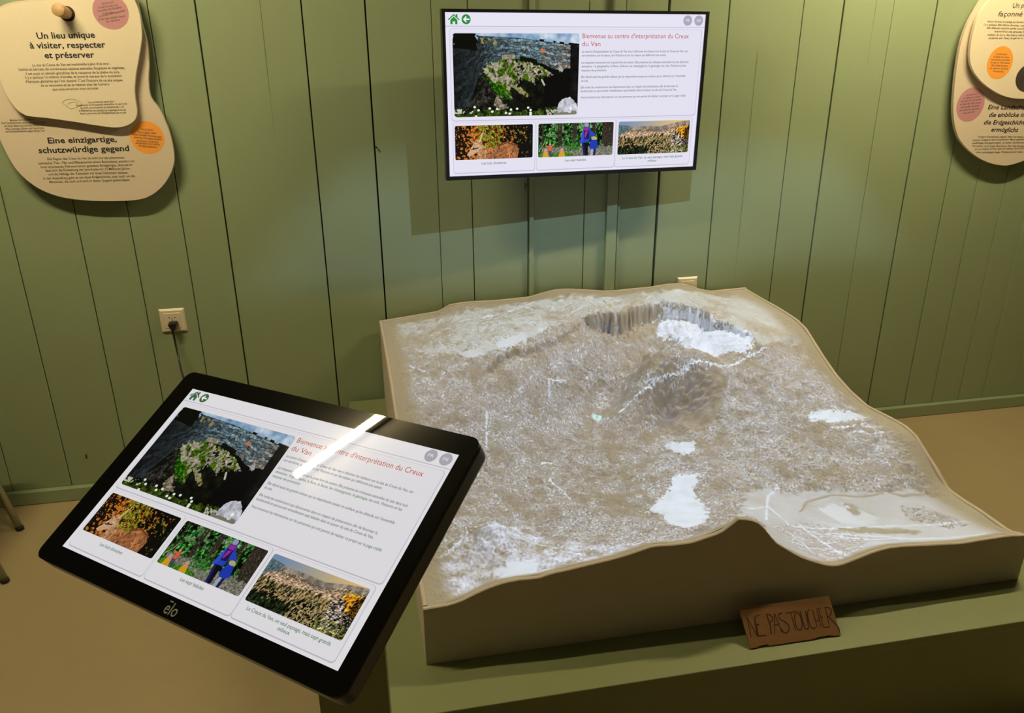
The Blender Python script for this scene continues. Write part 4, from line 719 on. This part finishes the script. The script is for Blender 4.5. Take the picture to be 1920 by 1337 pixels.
# ---------------------------------------------------------------- wall screen
tv = empty('wall_screen', M=frame_matrix(D_TVP[0], D_TVP[1], D_TVP[2])); tag(tv, 'flat black framed television on the wall showing the welcome page', 'television')
TW, THh = .93, .93*9/16
screen_ui(tv, TW, TV_E, (.90, .88, 1.0), 'tv_', .25)
def ring(name, o, i, z0, z1, m, parent):
    (ax0, ay0, ax1, ay1), (bx0, by0, bx1, by1) = o, i
    A_ = [(ax0, ay0), (ax1, ay0), (ax1, ay1), (ax0, ay1)]; B_ = [(bx0, by0), (bx1, by0), (bx1, by1), (bx0, by1)]
    V = [(*p, z0) for p in A_]+[(*p, z1) for p in A_]+[(*p, z1) for p in B_]+[(*p, z0) for p in B_]; F = []
    for j in range(4):
        q = (j+1) % 4; F += [(j, q, 4+q, 4+j), (4+j, 4+q, 8+q, 8+j), (8+j, 8+q, 12+q, 12+j), (12+j, 12+q, q, j)]
    return mesh(name, V, F, m, parent)
M_tvf = mat('screen_frame_black', (.012, .012, .016), .3)
ring('bezel', (-.0105, -THh-.0135, TW+.013, .010), (0, -THh, TW, 0), -.03, .004, M_tvf, tv)
V, F = boxvf(-.008, TW+.010, -THh-.011, .008, -.03, -.0015, 0); mesh('housing', V, F, M_blackm, tv)
V, F = boxvf(TW/2-.2, TW/2+.2, -THh*.8, -THh*.2, -.075, -.0301, 0); o = mesh('back_cover', V, F, M_blackm, tv); bevel(o, .01)
V, F = boxvf(TW/2-.05, TW/2+.05, -THh*.6, -THh*.4, -.142, -.0755, 0); mesh('wall_bracket', V, F, M_blackm, tv)

# ---------------------------------------------------------------- touch screen kiosk
mon = empty('touch_screen', M=frame_matrix(*D_MON)); tag(mon, 'tilted black touch screen on a green post in front of the plinth', 'touch screen')
screen_ui(mon, .527, MON_E, (.98, .96, .97), 'mon_', .015)
MH = .527*9/16
gl = rrect(-.037, -.323, .548, .031, .016, 8)
inner = [(0, 0), (0, -MH), (.527, -MH), (.527, 0)]
# glass bezel: ring between rounded outline and the display opening
def ring_loop(name, outer, x0, y0, x1, y1, z, m, parent):
    n = len(outer); inn = []
    cx, cy = (x0+x1)/2, (y0+y1)/2
    for p in outer:
        inn.append((min(max(p[0], x0), x1), min(max(p[1], y0), y1)))
    V = [(*p, z) for p in outer]+[(*p, z) for p in inn]; F = []
    for i in range(n):
        j = (i+1) % n
        f = [i, j]+([n+j] if inn[j] != inn[i] else [])+[n+i]; F.append(tuple(f))
    o = mesh(name, V, F, m, parent)
    if o.data.polygons[0].normal.z < 0: o.data.flip_normals()
    return o
ring_loop('glass_bezel', gl, 0, -MH, .527, 0, .0003, M_black, mon)
bk = slab('housing', gl, -.034, -.0006, M_blackm, mon); bevel(bk, .007, 3, 30)
bk2 = slab('back_cover', rrect(.06, -.28, .47, -.03, .02), -.06, -.0345, M_blackm, mon)
lgm = mat('grey_print', (.22, .22, .19), .5, emis=(.16, .16, .13), es=.0)
text_obj('logo_text', [("elo", .2465, -.3185, .2695, -.3185, .023, .004)], .0006, [lgm, lgm], mon)
flat('logo_bar', [(.2470, -.3035), (.2530, -.3035), (.2530, -.3018), (.2470, -.3018)], .0006, lgm, mon)
# post
pk = empty('kiosk_post', (-.078, -1.73, 0)); tag(pk, 'dark green painted square post carrying the touch screen', 'post')
V, F = boxvf(-.059, .061, -.08, .08, 0, .86, 0); o = mesh('post', V, F, M_plinth, pk); bevel(o, .002, 2)
V, F = boxvf(-.045, .045, -.045, .045, .8605, .93, 0); mesh('mount', V, F, M_blackm, pk)

# ---------------------------------------------------------------- cut-out wall panels
PL = lambda P: [tuple(p) for p in P]
WM = Matrix(((1, 0, 0, 0), (0, 0, -1, 0), (0, 1, 0, 0), (0, 0, 0, 1)))  # local x,y,z -> world x, z, -y
def wall_panel(name, fr, bk_, label):
    r = empty(name, M=WM); tag(r, label, 'wall panel')
    slab('back_board', smooth_loop(bk_), .006, .020, M_panB, r)
    slab('front_board', smooth_loop(fr), .0305, .043, M_panF, r)
    cx, cy = np.mean(fr, 0)
    for dx in (-.05, .05): V, F = boxvf(cx+dx-.012, cx+dx+.012, cy-.012, cy+.012, .0202, .0303, 0); mesh('spacer', V, F, M_panB, r)
    for dx in (-.06, .06): V, F = boxvf(cx+dx-.015, cx+dx+.015, cy-.015, cy+.015, -.0215, .0058, 0); mesh('spacer', V, F, M_panB, r)
    return r
lpn = wall_panel('info_panel', PL(D_LF), PL(D_LB), 'cream rounded two-layer information panel hanging at the top left of the wall')
rpn = wall_panel('info_panel', PL(D_RF), PL(D_RB), 'cream rounded two-layer information panel at the top right with a dark round picture')
def disc(nm, c, z, m, r, tilt=0):
    (cx, cy), (ex, ey), (tx, ty) = c; return flat(nm, ellipse(cx, cy, math.hypot(ex-cx, ey-cy), math.hypot(tx-cx, ty-cy)), z, m, r)
C_ = D_circ
disc('pink_disc', C_['lp'], .0434, M_pink, lpn); disc('orange_disc', C_['lo'], .0204, M_orange, lpn)
disc('orange_disc', C_['ro'], .0434, M_orange, rpn); disc('pink_disc', C_['rp'], .0204, M_pink, rpn)
M_rock = mat('dark_rock_picture', (.05, .04, .03), .6, noise=(25, .9)); disc('round_picture', C_['rb'], .0434, M_rock, rpn)
def TT(rows, texts, size, bold=0, sh=0):
    out = []
    for (x0, y0, x1, y1), s in zip(rows, texts): out.append((s, x0, (y0+y1)/2 if sh == 9 else y0, x1, (y0+y1)/2 if sh == 9 else y1, size, bold, (), sh if sh != 9 else 0))
    return out
text_obj('title_text', TT(D_T_lt, ["Un lieu unique", "à visiter, respecter", "et préserver"], .0265, .022), .0436, M_ink, lpn)
text_obj('body_text', TT(D_T_lb, ["Le site du Creux du Van est inestimable à plus d'un titre :", "habitat et berceau de nombreuses espèces animales, fongiques et végétales,", "il est aussi un témoin grandiose de la naissance de la chaîne du Jura,",
    "il y a quelque 12 millions d'années, et porte la marque de la succession", "d'époques glaciaires qui l'ont dessiné. C'est l'histoire de ce site unique,", "de sa rencontre et de sa relation avec les humains", "que nous aimerions vous raconter."], .0112, .012), .0436, M_inkb, lpn)
text_obj('note_text', TT(D_T_ls, ["Vous aimeriez en savoir plus ?", "Rendez-vous sur la maquette interactive, où, par le clic", "du point, vous trouverez les domaines de 1 à 8,", "la faune, la flore, les champignons, la géologie et les sols", "depuis, pour tous, les renseignements sur ce site"], .009, .012), .0436, M_inkb, lpn)
text_obj('title_text', TT(D_T_gt, ["Eine einzigartige,", "schutzwürdige gegend"], .0265, .022), .0206, M_ink, lpn)
text_obj('body_text', TT(D_T_gb, ["Die Region des Creux du Van ist nicht nur als Lebensraum", "zahlreicher Tier-, Pilz- und Pflanzenarten etwas Besonderes, sondern mit", "ihrer imposanten Felswand etwas geradezu Einzigartiges, denn an ihr", "lässt sich die Entstehung der Jura-Kette vor 12 Millionen Jahren",
    "und die Abfolge der Kaltzeiten mit ihren Gletschern ablesen.", "In der Ausstellung geht es um diese Erdgeschichte, aber auch um die", "Menschen, die nach und nach in dieser Gegend gelebt haben."], .0112, .012), .0206, M_inkb, lpn)
text_obj('note_text', TT(D_T_gs, ["Möchten Sie mehr erfahren ?", "Fünf Tastbildschirme warten auf Sie, mit Karten", "die Ihnen dienen und die Flora, Fauna, Pilze,", "Pilze, Geologie, Böden und Geschichte", "und Schutzmassnahmen zeigen auf der Tour"], .009, .012), .0206, M_inkb, lpn)
text_obj('disc_text', TT(D_T_pk, ["Savez-vous que ?", "Le sept fois huit, c'est", "l'ensemble des domaines", "du site à visiter", "à travers la maquette", "et les sept balades depuis", "le centre"], .0095, .014), .0438, M_inkb, lpn)
text_obj('disc_text', TT(D_T_og, ["Gut zu wissen !", "Es ist möglich, sieben", "kleine virtuelle Wanderungen", "zwischen Noiraigue, Gorgier", "Brot-Dessous und Boudry", "entdecken und sehen", "die vielen Lebensräume"], .0095, .014), .0208, M_inkb, lpn)
# small outline drawing of a leaf-like map on the left panel, with its pointer line
lx, ly = -.900, 1.470
strokes('outline_drawing', [[(lx-.022, ly+.004), (lx-.012, ly+.013), (lx+.008, ly+.016), (lx+.028, ly+.010), (lx+.036, ly-.001), (lx+.020, ly-.008), (lx, ly-.014), (lx-.010, ly-.006), (lx-.022, ly+.004)], [(lx-.008, ly), (lx+.010, ly+.008), (lx+.026, ly+.001)], [(lx+.030, ly-.014), (lx+.038, ly-.019), (lx+.050, ly-.021)]], .0009, .0436, M_inkb, lpn)
def R2(rows, k, f): # longer lines run on beyond the edge of the photograph
    out = []
    for i, (x0, y0, x1, y1) in enumerate(rows): out.append((x0, y0, x0+(x1-x0)*f[i], y0+(y1-y0)*f[i]))
    return out
text_obj('title_text', TT(R2(D_T_rt, 0, (2.35, 1.45)), ["Un paysage", "façonné par"], .026, .012, .12), .0436, mat('brown_title_ink', (.10, .085, .06), .6), rpn)
text_obj('body_text', TT(R2(D_T_rb, 0, (1.5,)*6), ["Autour de nous, un paysage qui raconte les roches et leur âge,", "il y a quelque 200 millions d'années : une mer chaude s'étend,", "elle dépose couche après couche tout ce qui fait", "aujourd'hui ces grandes falaises claires", "visibles du Jura, des bancs calcaires, des marnes", "sculptés par l'eau, le gel et le temps qui passe"], .0105, .012), .0436, M_inkb, rpn)
text_obj('title_text', TT(R2(D_T_et, 0, (1.16, 1.07, 1.08, 1)), ["Eine Landschaft,", "die einblicke in", "die Erdgeschichte", "ermöglicht"], .025, .02, .15), .0206, M_ink, rpn)
text_obj('body_text', TT(R2(D_T_eb, 0, (1.45,)*6), ["Unsere Kenntnisse zeigen, dass vor etwa 200 Millionen Jahren", "unsere Gegend dem tropischen Meer gehörte, Tiere und Pflanzen", "vielfältige Ablagerungen, in einer Landschaft entstandener Kalk", "Korallen und enge Buchten, für die Entstehung der Jurakette", "an so vielen Orten gut zu sehen, und Schichten aus alter Zeit", "die einzigartige Felswand des Creux du Van"], .0105, .012), .0206, M_inkb, rpn)
for k_, z_, nm in (('ro', .0438, 'a'), ('rp', .0208, 'b')):
    (cx, cy), (ex, ey), (tx, ty) = C_[k_]; rw, rh = ex-cx, ty-cy
    rows = [(.45, .52), (.62, .34), (.74, .16), (.76, -.02), (.66, -.2), (.72, -.38), (.42, -.56)]
    text_obj('disc_text', [(s, cx-rw*a, cy+rh*b, cx+rw*a, cy+rh*(b-(.05 if nm == 'a' else -.1)), .0098, .014) for (a, b), s in zip(rows, ["Le saviez-vous ?", "La falaise du cirque", "est haute de 160 mètres", "et large de 1200 mètres", "elle est faite de bancs", "de calcaire du Jura", "très anciens"])], z_, M_inkb, rpn)
# wooden peg the left panel hangs on
p0, p1 = Vector(D_peg[0]), Vector(D_peg[1]); p0 = p1+Vector((.0045, .0565, -.0065))
dd = (p1-p0)
pegr = empty('wooden_peg', p0); tag(pegr, 'round wooden peg holding up the left information panel', 'peg')
flat('hanging_hole', ellipse(p0.x+.003, p0.z-.002, .0225, .0225), .0435, M_rubber, lpn)
tube('peg', [(0, 0, 0), dd*.5, dd*.97, dd], [.0185, .0185, .019, .0175], M_wood, pegr, seg=24)

# ---------------------------------------------------------------- cardboard sign
bl, br = Vector((.799, -1.601, PZ)), Vector((1.031, -1.602, PZ)); tl = Vector((.808, -1.538, PZ+.061))
hgt = (tl-bl).length; a_ = (br-bl).normalized(); b_ = (tl-bl); b_ = (b_-a_*b_.dot(a_)).normalized(); n_ = a_.cross(b_)
sg = empty('cardboard_sign', M=frame_matrix(a_, b_, bl+Vector((0, 0, .0015))+n_*.003)); tag(sg, 'small brown cardboard sign with handwritten NE PAS TOUCHER leaning on the plinth', 'sign')
w_, h_ = (br-bl).length, D_SH
lp = [(.003, 0), (.02*1, 0), (.026, .003), (.046, .0035), (.05, 0), (w_*.8-.02, 0), (w_*.8-.012, .003), (w_*.92-.01, .003), (w_*.93, 0), (w_, .0), (w_-.001, h_), (.001, h_+.001)]
slab('card', lp, -.0035, 0, M_card, sg)
V, F = boxvf(.001, w_-.001, h_+.0009, h_+.0016, -.0035, .0002, 0); mesh('cut_edge', V, F, M_cardedge, sg)
strokes('lettering', [[(p[0]*w_, (1-p[1])*h_) for p in s] for s in D_SG], .0021, .0006, M_marker, sg)

# ---------------------------------------------------------------- chair at the left edge
ch = empty('metal_chair', (-1.52, -.33, 0)); tag(ch, 'metal legged chair at the far left edge against the wall', 'chair')
def leg(fx, fy, tx, ty, tz=.44):
    f = Vector((fx+1.52, fy+.33, 0)); t = Vector((tx+1.52, ty+.33, tz)); d = (t-f)
    l = tube('leg', [f+d*.03, f+d*.5, t], .0125, M_chrome, ch, seg=14); tube('foot_cap', [f+Vector((0, 0, .0005)), f+d*.035], .0135, M_rubber, l, seg=14)
leg(-1.315, -.175, -1.40, -.17); leg(-1.244, -.50, -1.335, -.48); leg(-1.75, -.175, -1.70, -.18); leg(-1.80, -.52, -1.72, -.48)
V, F = boxvf(-.225, .215, -.20, .20, .44, .475, 0); o = mesh('seat', V, F, M_seat, ch); bevel(o, .012)
V, F = boxvf(-.225, -.195, -.19, .19, .58, .86, 0); o = mesh('backrest', V, F, M_seat, ch); bevel(o, .01)
for sy in (-.15, .15): tube('back_post', [(-.20, sy, .43), (-.235, sy, .60), (-.245, sy, .82)], .010, M_chrome, ch)
tube('stretcher', [(.150, .156, .20), (.215, -.16, .20)], .009, M_chrome, ch)
